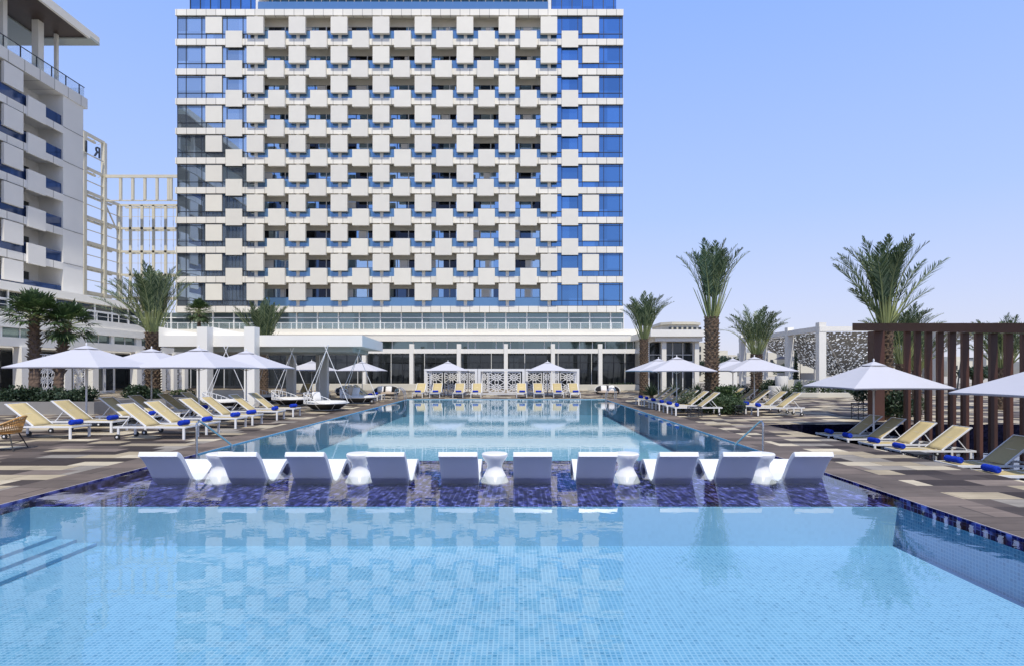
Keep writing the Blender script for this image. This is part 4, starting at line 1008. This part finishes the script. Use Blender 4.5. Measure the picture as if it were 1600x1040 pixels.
# ------------------------------------------------------------------ sun loungers (foot end at origin, head towards +x)
def make_lounger(label, group, shallow=False, h=.36):
    t = thing('sun_lounger', label, 'sun lounger', (0,0,0), 0, group); w = .345; L = 2.0; hx = 1.12
    b = MB()
    for s in (-1, 1): b.box(.0, L, s*w-.022, s*w+.022, h-.05, h)
    for x in (0, L-.04): b.box(x, x+.04, -w+.022, w-.022, h-.05, h-.002)
    b.box(.9, .94, -w+.022, w-.022, h-.045, h-.01)
    b.build('frame', 'alu', t, world=False)
    for x in (.06, L-.14):
        for s in (-1, 1):
            b = MB(); z0 = .0 if x < 1 else .07; b.box(x-.028, x+.028, s*w-.02, s*w+.02, z0, h-.051); b.build('leg', 'alu', t, world=False)
    for s in (-1, 1):
        b = MB(); b.tube((L-.14, s*(w+.03), .075), (L-.14, s*(w+.065), .075), .075, .075, 18, 0); b.tube((L-.14, s*(w+.066), .075), (L-.14, s*(w+.072), .075), .03, .03, 12, 1)
        b.build('wheel', ['rubber', 'alu'], t, world=False, smooth=True)
    b = MB(); N_ = 10
    vs = []; fs = []
    for i in range(N_+1):
        x = .04+(hx-.04)*i/N_; z = h+.004-.02*math.sin(PI*i/N_)
        for j in range(5): y = -w+.02+(2*w-.04)*j/4; vs.append((x, y, z-.012*math.sin(PI*j/4)))
    for i in range(N_):
        for j in range(4): fs.append((i*5+j, (i+1)*5+j, (i+1)*5+j+1, i*5+j+1))
    b.add(vs, fs); o = b.build('seat_sling', 'sling', t, world=False, smooth=True); m_ = o.modifiers.new('s', 'SOLIDIFY'); m_.thickness = .008
    an = math.radians(38 if not shallow else 36); bl = .98; ex, ez = math.cos(an)*bl, math.sin(an)*bl
    b = MB(); vs = []; fs = []
    for i in range(9):
        f = i/8
        for j in range(5):
            y = -w+.03+(2*w-.06)*j/4; k = .018*math.sin(PI*j/4)*math.sin(PI*f)
            vs.append((hx+ex*f+k*math.sin(an), y, h+.012+ez*f-k*math.cos(an)))
    for i in range(8):
        for j in range(4): fs.append((i*5+j, (i+1)*5+j, (i+1)*5+j+1, i*5+j+1))
    b.add(vs, fs); o = b.build('backrest', 'sling', t, world=False, smooth=True); m_ = o.modifiers.new('s', 'SOLIDIFY'); m_.thickness = .008
    b = MB()
    for s in (-1, 1): b.bar((hx, s*(w-.02), h), (hx+ex, s*(w-.02), h+ez), .032, .032)
    b.bar((hx+ex, -w+.0, h+ez), (hx+ex, w-.0, h+ez), .032, .032)
    b.build('back_frame', 'alu', o, world=False)
    b = MB()
    for s in (-1, 1): b.bar((hx+ex*.55, s*(w-.06), h+ez*.55-.02), (hx+ex*.55+.28, s*(w-.06), h-.03), .022, .022)
    b.bar((hx+ex*.55, -w+.06, h+ez*.55-.02), (hx+ex*.55, w-.06, h+ez*.55-.02), .02, .02)
    b.build('support', 'alu', t, world=False)
    return t
def make_towel():
    b = MB(); n = 22; r = .075; L = .4
    prof = [(0,-L/2+.004),(r*.45,-L/2+.004),(r*.5,-L/2-.004),(r*.88,-L/2),(r,-L/2+.02),(r*1.03,-L*.25),(r*.97,-L*.1),(r*1.02,0),(r*.98,L*.2),(r*1.02,L*.35),(r,L/2-.02),(r*.88,L/2),(r*.5,L/2+.004),(r*.45,L/2-.004),(0,L/2-.004)]
    b.lathe(prof, n=n, caps=False)
    b.add([(0,0,0)]*0, [])
    o = b.build('rolled_towel', 'towel', smooth=True, angle=60)
    o.data.transform(Matrix.Rotation(PI/2, 4, 'X')); return o
LG = make_lounger('x', 'g'); TW = make_towel(); used = [False, False]
rt = random.Random(11)
def put_lounger(x, y, rz, label, tlabel, group, z=0, tx=.22, tr=0):
    rz += math.radians(rt.uniform(-1.2, 1.2))
    if not used[0]: o = LG; o.location = (x, y, z); o.rotation_euler = (0,0,rz); o['label'] = label; o['group'] = group; used[0] = True
    else: o = dup(LG, (x, y, z), rz, label, group)
    if tlabel:
        tx += rt.uniform(-.03, .05)
        p = Vector((x, y, z+.36+.078))+Matrix.Rotation(rz, 3, 'Z')@Vector((tx, rt.uniform(-.05, .05), 0))
        if not used[1]: w = TW; used[1] = True
        else: w = TW.copy(); COL.objects.link(w)
        w.location = p; w.rotation_euler = (0, 0, rz+tr+math.radians(rt.uniform(-10, 10))); tag(w, tlabel, 'towel', 'rolled blue towels on the loungers')
    return o
G = 'sun loungers left of the pool, poolside row'
for k, y in enumerate((16.2, 17.35, 19.1, 20.3, 22.3, 23.9)):
    put_lounger(-9.15, y, PI, f'beige sling sun lounger, {ORD[k]} from the camera in the poolside row left of the pool' if k else 'beige sling sun lounger nearest the camera in the poolside row left of the pool', f'rolled blue towel on the {ORD[k]} poolside lounger left of the pool', G)
G = 'sun loungers left of the pool, back row'
for k, y in enumerate((16.3, 17.9, 19.9, 21.4, 23.1, 24.6)):
    has = k in (0, 1, 2, 4)
    put_lounger(-12.35-.12*k*0, y, PI, f'beige sling sun lounger, {ORD[k]} from the camera in the back row before the left planter' if k else 'beige sling sun lounger nearest the camera in the back row before the left planter', f'rolled blue towel on the {ORD[k]} back row lounger before the left planter' if has else None, G)
G = 'sun loungers in the sunken basin on the right'
for k, (x, y) in enumerate(((9.75, 12.1), (9.9, 13.35), (10.25, 15.8), (10.3, 17.1), (10.3, 18.45), (10.3, 19.6))):
    put_lounger(x, y, 0, f'beige sling sun lounger, {ORD[k]} from the camera in the sunken basin by the brown slats' if k else 'beige sun lounger nearest the camera in the sunken basin, at the right edge', f'rolled blue towel on the {ORD[k]} lounger in the sunken basin' , G, z=-.6)
G = 'sun loungers on the right deck, poolside row'
for k, y in enumerate((24.5, 25.9, 27.35, 28.8, 30.6, 32.0)):
    put_lounger(6.55, y, 0, f'beige sling sun lounger, {ORD[k]} from the camera between the pool and the tallest palm' if k else 'beige sling sun lounger nearest the camera between the pool and the tallest palm', f'rolled blue towel on the {ORD[k]} lounger between pool and tallest palm', G)
G = 'sun loungers on the right deck, behind the palm'
for k, y in enumerate((24.4, 25.7, 27.4, 28.8, 30.4)):
    put_lounger(9.95, y, 0, f'beige sling sun lounger, {ORD[k]} from the camera in the row right of the tallest palm' if k else 'beige sling sun lounger nearest the camera in the row right of the tallest palm', f'rolled blue towel on the {ORD[k]} lounger right of the tallest palm' if k < 2 else None, G)
G = 'sun loungers facing the far end of the pool'
nm = ['leftmost', 'second from the left', 'third from the left', 'fourth from the left', 'fifth from the left', 'sixth from the left', 'seventh from the left', 'rightmost']
for k, px in enumerate((653, 680, 716, 744, 815, 842, 872.6, 898.6)):
    put_lounger(XP(px, 40.2), 39.9, PI/2, f'pale sun lounger facing the pool before the lattice cabanas, {nm[k]}', f'blue towel on the far lounger that is {nm[k]} before the cabanas', G)
for k, px in enumerate((470, 497)):
    put_lounger(XP(px, 40), 39.6, PI/2, ('left', 'right')[k]+' one of two beige sun loungers facing the camera behind the hanging daybeds', None, 'loungers behind the hanging daybeds')
for k, y in enumerate((35.0, 36.3, 37.5)):
    put_lounger(-8.75, y, PI, ('nearest', 'middle', 'farthest')[k]+' one of three small sun loungers left of the far pool ladder', f'rolled blue towel on the {("nearest", "middle", "farthest")[k]} of three loungers left of the far pool ladder' if k < 2 else None, 'loungers near the far left pool corner')
# ------------------------------------------------------------------ in-pool chaises
def catmull(P, n=8):
    out = []
    for i in range(len(P)-1):
        p0 = P[max(0, i-1)]; p1 = P[i]; p2 = P[i+1]; p3 = P[min(len(P)-1, i+2)]
        for k in range(n):
            t = k/n
            out.append(tuple(.5*((2*p1[j])+(-p0[j]+p2[j])*t+(2*p0[j]-5*p1[j]+4*p2[j]-p3[j])*t*t+(-p0[j]+3*p1[j]-3*p2[j]+p3[j])*t**3) for j in (0, 1)))
    out.append(P[-1]); return out
def make_chaise():
    c = catmull([(-.63,.655),(-.54,.61),(-.42,.49),(-.30,.33),(-.19,.17),(-.06,.06),(.09,.035),(.27,.11),(.46,.23),(.62,.315),(.76,.32),(.88,.24),(.98,.10),(1.03,.0)], 5)
    th = .085; up = []; dn = []
    for i, p in enumerate(c):
        a = c[max(0, i-1)]; e = c[min(len(c)-1, i+1)]; dy, dz = e[0]-a[0], e[1]-a[1]; l = math.hypot(dy, dz); ny, nz = -dz/l, dy/l
        up.append((p[0]+ny*th*.1, p[1]+nz*th*.1)); dn.append((p[0]-ny*th*.9, max(.0, p[1]-nz*th*.9)))
    prof = up+dn[::-1]
    b = MB(); n = len(prof); w = .335
    b.add([(-w,y,z) for y,z in prof]+[(w,y,z) for y,z in prof], [(n+i,n+(i+1)%n,(i+1)%n,i) for i in range(n)])
    m = len(up)
    for x0 in (0, n):
        fs = []
        for i in range(m-1):
            q = (i, i+1, n-2-i, n-1-i); fs.append(tuple(x0+k for k in (q if x0 == 0 else q[::-1])))
        b.f += fs; b.m += [0]*len(fs)
    o = b.build('pool_chaise', 'chaise', smooth=True, angle=45)
    md = o.modifiers.new('bev', 'BEVEL'); md.width = .03; md.segments = 4; md.limit_method = 'ANGLE'; md.angle_limit = math.radians(45)
    return o
CH = make_chaise(); first = True
nm = ['leftmost', 'second from the left', 'third from the left', 'fourth from the left', 'fifth from the left', 'sixth from the left', 'fifth from the right of ten', 'third from the right', 'second from the right', 'rightmost']
nm[6] = 'fourth from the right'
for k, (px, r) in enumerate(((281, 0), (397, 0), (496, 0), (614, 0), (721, 0), (831, 0), (927, 0), (1046, 0), (1139, 0), (1244, 0))):
    D = 10.55; x = XP(px, D)
    o = CH if first else CH.copy()
    if not first: COL.objects.link(o)
    first = False
    o.location = (x, D, LZ); o.rotation_euler = (0, 0, 0); tag(o, f'white moulded chaise standing in the navy tiled shallow ledge, {nm[k]}', 'pool chaise', 'white chaises on the pool ledge')
b = MB(); b.lathe([(0,0),(.255,0),(.26,.02),(.21,.13),(.15,.24),(.135,.30),(.15,.36),(.20,.43),(.235,.49),(.24,.53),(.225,.545),(0,.548)], n=36, caps=False)
TB = b.build('pool_side_table', 'chaise', smooth=True, angle=35)
for k, px in enumerate((344, 562, 773, 978, 1189.5)):
    o = TB if k == 0 else TB.copy()
    if k: COL.objects.link(o)
    o.location = (XP(px, 10.62), 10.62, LZ); tag(o, 'white hourglass side table in the shallow ledge, '+('leftmost', 'second from the left', 'middle one', 'second from the right', 'rightmost')[k], 'side table', 'white hourglass tables on the pool ledge')

# ------------------------------------------------------------------ handrails and ladders
def smoothpath(P, n=5): 
    out = []
    for i in range(len(P)-1):
        p0 = P[max(0, i-1)]; p1 = P[i]; p2 = P[i+1]; p3 = P[min(len(P)-1, i+2)]
        for k in range(n):
            t = k/n; out.append(tuple(.5*((2*p1[j])+(-p0[j]+p2[j])*t+(2*p0[j]-5*p1[j]+4*p2[j]-p3[j])*t*t+(-p0[j]+3*p1[j]-3*p2[j]+p3[j])*t**3) for j in (0,1,2)))
    out.append(P[-1]); return out
for s, x, lab in ((1, -7.18, 'steel handrail slanting into the far pool behind the leftmost chaise'), (-1, 5.46, 'steel handrail slanting into the far pool behind the chaise second from the right')):
    b = MB(); p = [(0,0,LZ+.0),(0,0,.3),(0,0,.66),(s*.0,.06,.745),(0,.16,.735),(0,.6,.48),(0,1.2,.12),(0,1.27,.0),(0,1.28,-.5)]
    b.path([(q[0]*1.0+s*q[1]*.12, q[1], q[2]) for q in smoothpath(p, 5)], .024, 10)
    b.lathe([(.06,0),(.06,.015),(.03,.03)], (0,0,LZ), 14); o = b.build('pool_handrail', 'steel', smooth=True, angle=50); o.location = (x, 12.85, 0); tag(o, lab, 'handrail')
for x0, s, lab in ((-7.34, 1, 'steel pool ladder at the far left corner of the pool'), (5.72, -1, 'steel pool ladder at the far right corner of the pool')):
    t = thing('pool_ladder', lab, 'ladder', (x0, 36.4, 0))
    for dy in (0, .55):
        b = MB(); b.path(smoothpath([(-s*.45,dy,0),(-s*.45,dy,.6),(-s*.30,dy,.78),(-s*.1,dy,.74),(s*.12,dy,.35),(s*.14,dy,-.9)], 5), .022, 8); b.build('rail', 'steel', t, world=False, smooth=True)
    for z in (-.25, -.5, -.75): b = MB(); b.box(min(s*.08, s*.2), max(s*.08, s*.2), .02, .53, z, z+.03); b.build('tread', 'steel', t, world=False)

# ------------------------------------------------------------------ hanging daybeds
def daybed(x, y, rz, label, apex=2.95, sc=1.0):
    t = thing('hanging_daybed', label, 'daybed', (x, y, 0), rz, 'boat shaped daybeds beside the pool')
    n = 28; rx, ry = 1.03, .92
    def P(a, r, z): return (r*rx*math.cos(a), r*ry*math.sin(a), z)
    b = MB(); b.lathe([(.0,.05),(.50,.05),(.62,.10),(.95,.34),(.97,.37),(.9,.37),(.88,.33),(0,.33)], n=n, caps=False, sx=rx, sy=ry); b.build('basket', 'black', t, world=False, smooth=True)
    b = MB()
    def top(a): return .38+.46*max(0, -math.cos(a))**.8
    ring = [P(2*PI*i/n, .98, .36) for i in range(n+1)]; b.path(ring, .018, 6)
    ring2 = [P(2*PI*i/n, 1.0, top(2*PI*i/n)) for i in range(n+1)]; b.path(ring2, .02, 6)
    for i in range(n):
        a = 2*PI*i/n
        if -math.cos(a) > .02: b.tube(P(a, .98, .36), P(a, 1.0, top(a)), .017, .017, 6)
    for i in range(0, n, 4):
        a = 2*PI*i/n; b.tube(P(a, .985, .35), P(a, .56, .06), .014, .014, 6)
    b.path([P(2*PI*i/n, .54, .055) for i in range(n+1)], .014, 6)
    b.build('rib_frame', 'alu', t, world=False)
    b = MB(); b.lathe([(0,.335),(.88,.335),(.91,.37),(.91,.42),(.88,.455),(0,.46)], n=n, caps=False, sx=rx, sy=ry); b.build('mattress', 'mattress', t, world=False, smooth=True)
    for (a, k) in ((.0, 0), (PI-.45, 2), (PI+.45, 3)):
        p = Vector(P(a, 1.0, .38)); q = Vector((0, 0, apex)); d = (q-p).normalized()
        b = MB(); b.tube(p, q+d*.28, .015, .015, 8); b.build('pole', 'alu', t, world=False, smooth=True)
    return t
d1 = daybed(XP(510, 27.2), 27.2, 0, 'boat shaped daybed with crossed white poles nearest the pool, fully visible at front', 2.85)
for (px, D, lab) in ((560, 33, 'boat shaped daybed with crossed white poles farthest along the pool edge'), (456, 31, 'boat shaped daybed with crossed white poles behind the front one, left of the grey pillar'), (418, 34.5, 'boat shaped daybed right of the thick white pillar, mostly hidden'), (353, 28.5, 'boat shaped daybed between the two thick white pillars')):
    dup(d1, (XP(px, D), D, 0), math.radians(random.uniform(-12, 12)), lab)
def cushion(x, y, z, rz, lab, mat='cushion', s=.42, tilt=-.35):
    b = MB(); n = 9; vs = []; fs = []
    for sgn in (1, -1):
        for i in range(n):
            for j in range(n):
                u = -1+2*i/(n-1); v = -1+2*j/(n-1); k = (1-u**4)*(1-v**4); vs.append((u*s/2*(1-.06*v*v), sgn*.075*k**.5, s/2+v*s/2*(1-.06*u*u)))
    for o_ in (0, n*n):
        for i in range(n-1):
            for j in range(n-1):
                q = (o_+i*n+j, o_+(i+1)*n+j, o_+(i+1)*n+j+1, o_+i*n+j+1); fs.append(q if o_ else q[::-1])
    b.add(vs, fs); o = b.build('cushion', mat, smooth=True, angle=80); o.location = (x, y, z); o.rotation_euler = (tilt, 0, rz); tag(o, lab, 'cushion')
cushion(XP(551, 33.2), 33.3, .46, .5, 'beige cushion on the farthest boat shaped daybed', 'cush_beige', .5)
cushion(XP(557, 33.2), 32.9, .46, -.4, 'cream cushion on the farthest boat shaped daybed', 'mattress', .5)
cushion(XP(494, 27.2), 27.4, .46, .9, 'cream cushion at the raised end of the front boat shaped daybed', 'mattress', .45)
# ------------------------------------------------------------------ dark loveseats
def loveseat(x, y, rz, lab, w=.8):
    t = thing('loveseat', lab, 'sofa', (x, y, 0), rz, 'dark curved loveseats at the far pool end')
    b = MB(); vs = []; fs = []; n = 24; m = 7
    for i in range(n+1):
        a = -.15*PI+1.3*PI*i/n; hh = .42+.42*max(0, math.sin(a))**.7
        for j in range(m):
            f = j/(m-1); r = 1+.12*f; vs.append((w*r*math.cos(a), .5*r*math.sin(a)*1.1, .22+(hh-.22+.0)*f))
    for i in range(n):
        for j in range(m-1): fs.append((i*m+j, (i+1)*m+j, (i+1)*m+j+1, i*m+j+1))
    b.add(vs, fs); o = b.build('shell', 'black', t, world=False, smooth=True); md = o.modifiers.new('s', 'SOLIDIFY'); md.thickness = .04
    b = MB(); b.path([(w*1.12*math.cos(-.15*PI+1.3*PI*i/n), .55*1.12*math.sin(-.15*PI+1.3*PI*i/n), .42+.42*max(0, math.sin(-.15*PI+1.3*PI*i/n))**.7) for i in range(n+1)], .022, 6); b.build('rim', 'mattress', t, world=False)
    b = MB(); b.lathe([(0,.2),(.8,.2),(.84,.25),(.84,.3),(0,.3)], n=24, caps=False, sx=w/.84, sy=.6); b.build('base', 'black', t, world=False, smooth=True)
    b = MB(); b.lathe([(0,.305),(.78,.305),(.8,.34),(.78,.40),(0,.42)], n=24, caps=False, sx=w/.84, sy=.58); b.build('seat', 'cush_beige', t, world=False, smooth=True)
    for (a, c) in ((-1,-1),(1,-1),(1,1),(-1,1)):
        b = MB(); b.tube((a*w*.55, c*.3, 0), (a*w*.5, c*.27, .2), .02, .02, 8); b.build('leg', 'alu', t, world=False)
    return t
l1 = loveseat(XP(600, 38.6), 39.2, 0, 'dark curved loveseat with two white cushions left of the far pool end')
dup(l1, (XP(950, 41), 41.2, 0), 0, 'dark curved loveseat with two white cushions right of the far pool end')
dup(l1, (XP(541, 39.2), 39.8, 0), .3, 'dark curved loveseat partly hidden behind the farthest boat shaped daybed')
for (px, D, side, x2) in ((600, 39.2, 'left', 'left'), (950, 41.2, 'right', 'right')):
    for dx, nn in ((-.28, 'left'), (.28, 'right')): cushion(XP(px, D)+dx, D+.08, .42, 0, f'{nn} white cushion on the dark loveseat {side} of the far pool end')
# ------------------------------------------------------------------ small dark side tables, plant stand
def stand(x, y, z, w, h, lab, cat='side table', name='black_side_table', group='black wire side tables'):
    t = thing(name, lab, cat, (x, y, z), 0, group)
    b = MB(); b.box(-w/2, w/2, -w/2, w/2, h-.03, h); b.build('table_top', 'mullion', t, world=False)
    b = MB()
    for sx in (-1, 1):
        for sy in (-1, 1): b.bar((sx*(w/2-.015), sy*(w/2-.015), 0), (sx*(w/2-.015), sy*(w/2-.015), h-.031), .02, .02)
    for s in (-1, 1):
        for k in range(3):
            z0 = h*(.1+.3*k); z1 = h*(.36+.3*k)
            b.bar((s*w/2*.97, -w/2, z0), (s*w/2*.97, w/2, z1), .012, .012); b.bar((s*w/2*.97, w/2, z0), (s*w/2*.97, -w/2, z1), .012, .012)
            b.bar((-w/2, s*w/2*.97, z0), (w/2, s*w/2*.97, z1), .012, .012); b.bar((w/2, s*w/2*.97, z0), (-w/2, s*w/2*.97, z1), .012, .012)
    b.build('base', 'mullion', t, world=False); return t
s1 = stand(XP(1067, 25.3), 23.6, 0, .48, .42, 'black wire side table between the poolside row and the round shrub bed')
dup(s1, (XP(1153, 24.6), 24.7, 0), .2, 'black wire side table right of the round shrub bed')
dup(s1, (10.1, 14.6, -.6), 0, 'black wire side table among the sunken basin loungers')
for k, px in enumerate((666, 691, 729, 830, 886)):
    dup(s1, (XP(px, 40.8), 40.8, 0), 0, 'small dark table between pale loungers before the lattice cabanas, '+('leftmost', 'second from the left', 'middle one', 'second from the right', 'rightmost')[k], scale=.8)
stand(XP(1345, 22.6), 22.6, 0, .5, .62, 'black wire plant stand left of the brown pergola post', 'plant stand', 'plant_stand', None)
shrub('potted_plant', 'leafy plant on the black wire stand left of the brown pergola post', XP(1345, 22.6), 22.6, [(0,0,.3,.34,.34,.3), (.1,0,.6,.26,.26,.28), (-.2,0,.45,.22,.22,.22)], 750, .1, 'leaf_dark', 99, z=.62, cat='plant', stems=5)
shrub('potted_plant', 'leafy plant standing between the first brown slats', XP(1440, 23.5), 23.6, [(0,0,.5,.3,.3,.4)], 400, .1, 'leaf_mix', 98, z=0, cat='plant', stems=4)
# ------------------------------------------------------------------ rattan chair bottom left
rc = thing('rattan_chair', 'honey rattan tub chair with black splayed legs at the left edge', 'chair', (XP(14, 13.9), 13.75, 0), 0)
b = MB(); n = 34
def ra(i): return -.12*PI+1.24*PI*i/n+PI/2-.5*PI+0
def rp(a, f): 
    back = max(0, math.sin(a+0))**1.2; zt_ = .60+.20*back
    r = .34+.10*f; return (r*math.cos(a), r*math.sin(a)*.95, .42+(zt_-.42)*f)
for f in (0, .18, .36, .68, .84, 1): b.path([rp(ra(i), f) for i in range(n+1)], .014 if f < 1 else .022, 6)
for i in range(n+1):
    a = ra(i); b.path([rp(a, 0), rp(a+.03, .5), rp(a, 1)], .009, 5)
b.lathe([(.33,.40),(.36,.415),(.33,.43)], n=26, caps=False)
b.build('back', 'rattan', rc, world=False)
b = MB(); b.lathe([(0,.405),(.33,.405),(.33,.42),(0,.425)], n=26, caps=False); b.build('seat', 'rattan', rc, world=False)
for (sx, sy) in ((-1,-1),(1,-1),(1,1),(-1,1)): b = MB(); b.tube((sx*.22, sy*.2, .41), (sx*.38, sy*.34, 0), .017, .012, 8); b.build('leg', 'rubber', rc, world=False)
b = MB()
for (p, q) in (((-1,-1),(1,-1)),((1,-1),(1,1)),((1,1),(-1,1)),((-1,1),(-1,-1))): b.tube((p[0]*.31, p[1]*.28, .18), (q[0]*.31, q[1]*.28, .18), .009, .009, 6)
b.build('stretcher', 'rubber', rc, world=False)
b = MB(); b.lathe([(0,0),(.27,0),(.30,.03),(.30,.06),(.27,.09),(0,.10)], n=26, caps=False); o = b.build('seat_cushion', 'cush_beige', smooth=True); o.location = (XP(14, 13.9), 13.75, .43); tag(o, 'beige round cushion lying in the rattan tub chair', 'cushion')

# rotate chair so its open side faces the table outside the frame
rc.rotation_euler = (0, 0, math.radians(-70))

# ------------------------------------------------------------------ world, sun, camera
SUN = Vector((.12, -.52, .95)).normalized()
w = bpy.data.worlds.new('World'); S.world = w; w.use_nodes = True; nt = w.node_tree
bg = nt.nodes['Background']
sky = nt.nodes.new('ShaderNodeTexSky'); sky.sky_type = 'NISHITA'; sky.sun_disc = False
sky.sun_elevation = math.asin(SUN.z); sky.sun_rotation = math.atan2(SUN.x, SUN.y); sky.altitude = 0; sky.air_density = 1.0; sky.dust_density = 1.6; sky.ozone_density = 2.5
tc = nt.nodes.new('ShaderNodeTexCoord'); sp = nt.nodes.new('ShaderNodeSeparateXYZ'); nt.links.new(tc.outputs['Generated'], sp.inputs[0])
STR = .12
hz = ramp(nt, sp.outputs[2], [(0, (.80, .80, .92)), (.07, (.68, .73, .97)), (.25, (.47, .63, 1.08)), (.55, (.30, .50, 1.12)), (.75, (.25, .39, .80)), (1, (.26, .38, .66))], 'LINEAR')
sc_ = nt.nodes.new('ShaderNodeVectorMath'); sc_.operation = 'SCALE'; sc_.inputs['Scale'].default_value = 1/STR; nt.links.new(hz, sc_.inputs[0])
mxs = mixc(nt, .82, sky.outputs[0], sc_.outputs[0])
nt.links.new(mxs, bg.inputs['Color']); bg.inputs['Strength'].default_value = STR
ld = bpy.data.lights.new('sun', 'SUN'); ld.energy = 3.6; ld.angle = math.radians(.55); ld.color = (1, .93, .80)
lo = bpy.data.objects.new('sun', ld); COL.objects.link(lo); lo.rotation_euler = SUN.to_track_quat('Z', 'Y').to_euler()
cd = bpy.data.cameras.new('camera'); cd.sensor_fit = 'HORIZONTAL'; cd.sensor_width = 36; cd.lens = 36*F/1600
cd.shift_x = -(VX-800)/1600; cd.shift_y = (VY-520)/1600; cd.clip_end = 6000; cd.clip_start = .1
co = bpy.data.objects.new('camera', cd); COL.objects.link(co); co.location = (0, 0, H); co.rotation_euler = (PI/2, 0, 0); S.camera = co
S.view_settings.view_transform = 'Standard'; S.view_settings.look = 'None'; S.view_settings.exposure = 0.1; S.view_settings.gamma = 1
S.cycles.max_bounces = 8; S.cycles.transparent_max_bounces = 12; S.cycles.caustics_reflective = False; S.cycles.caustics_refractive = False
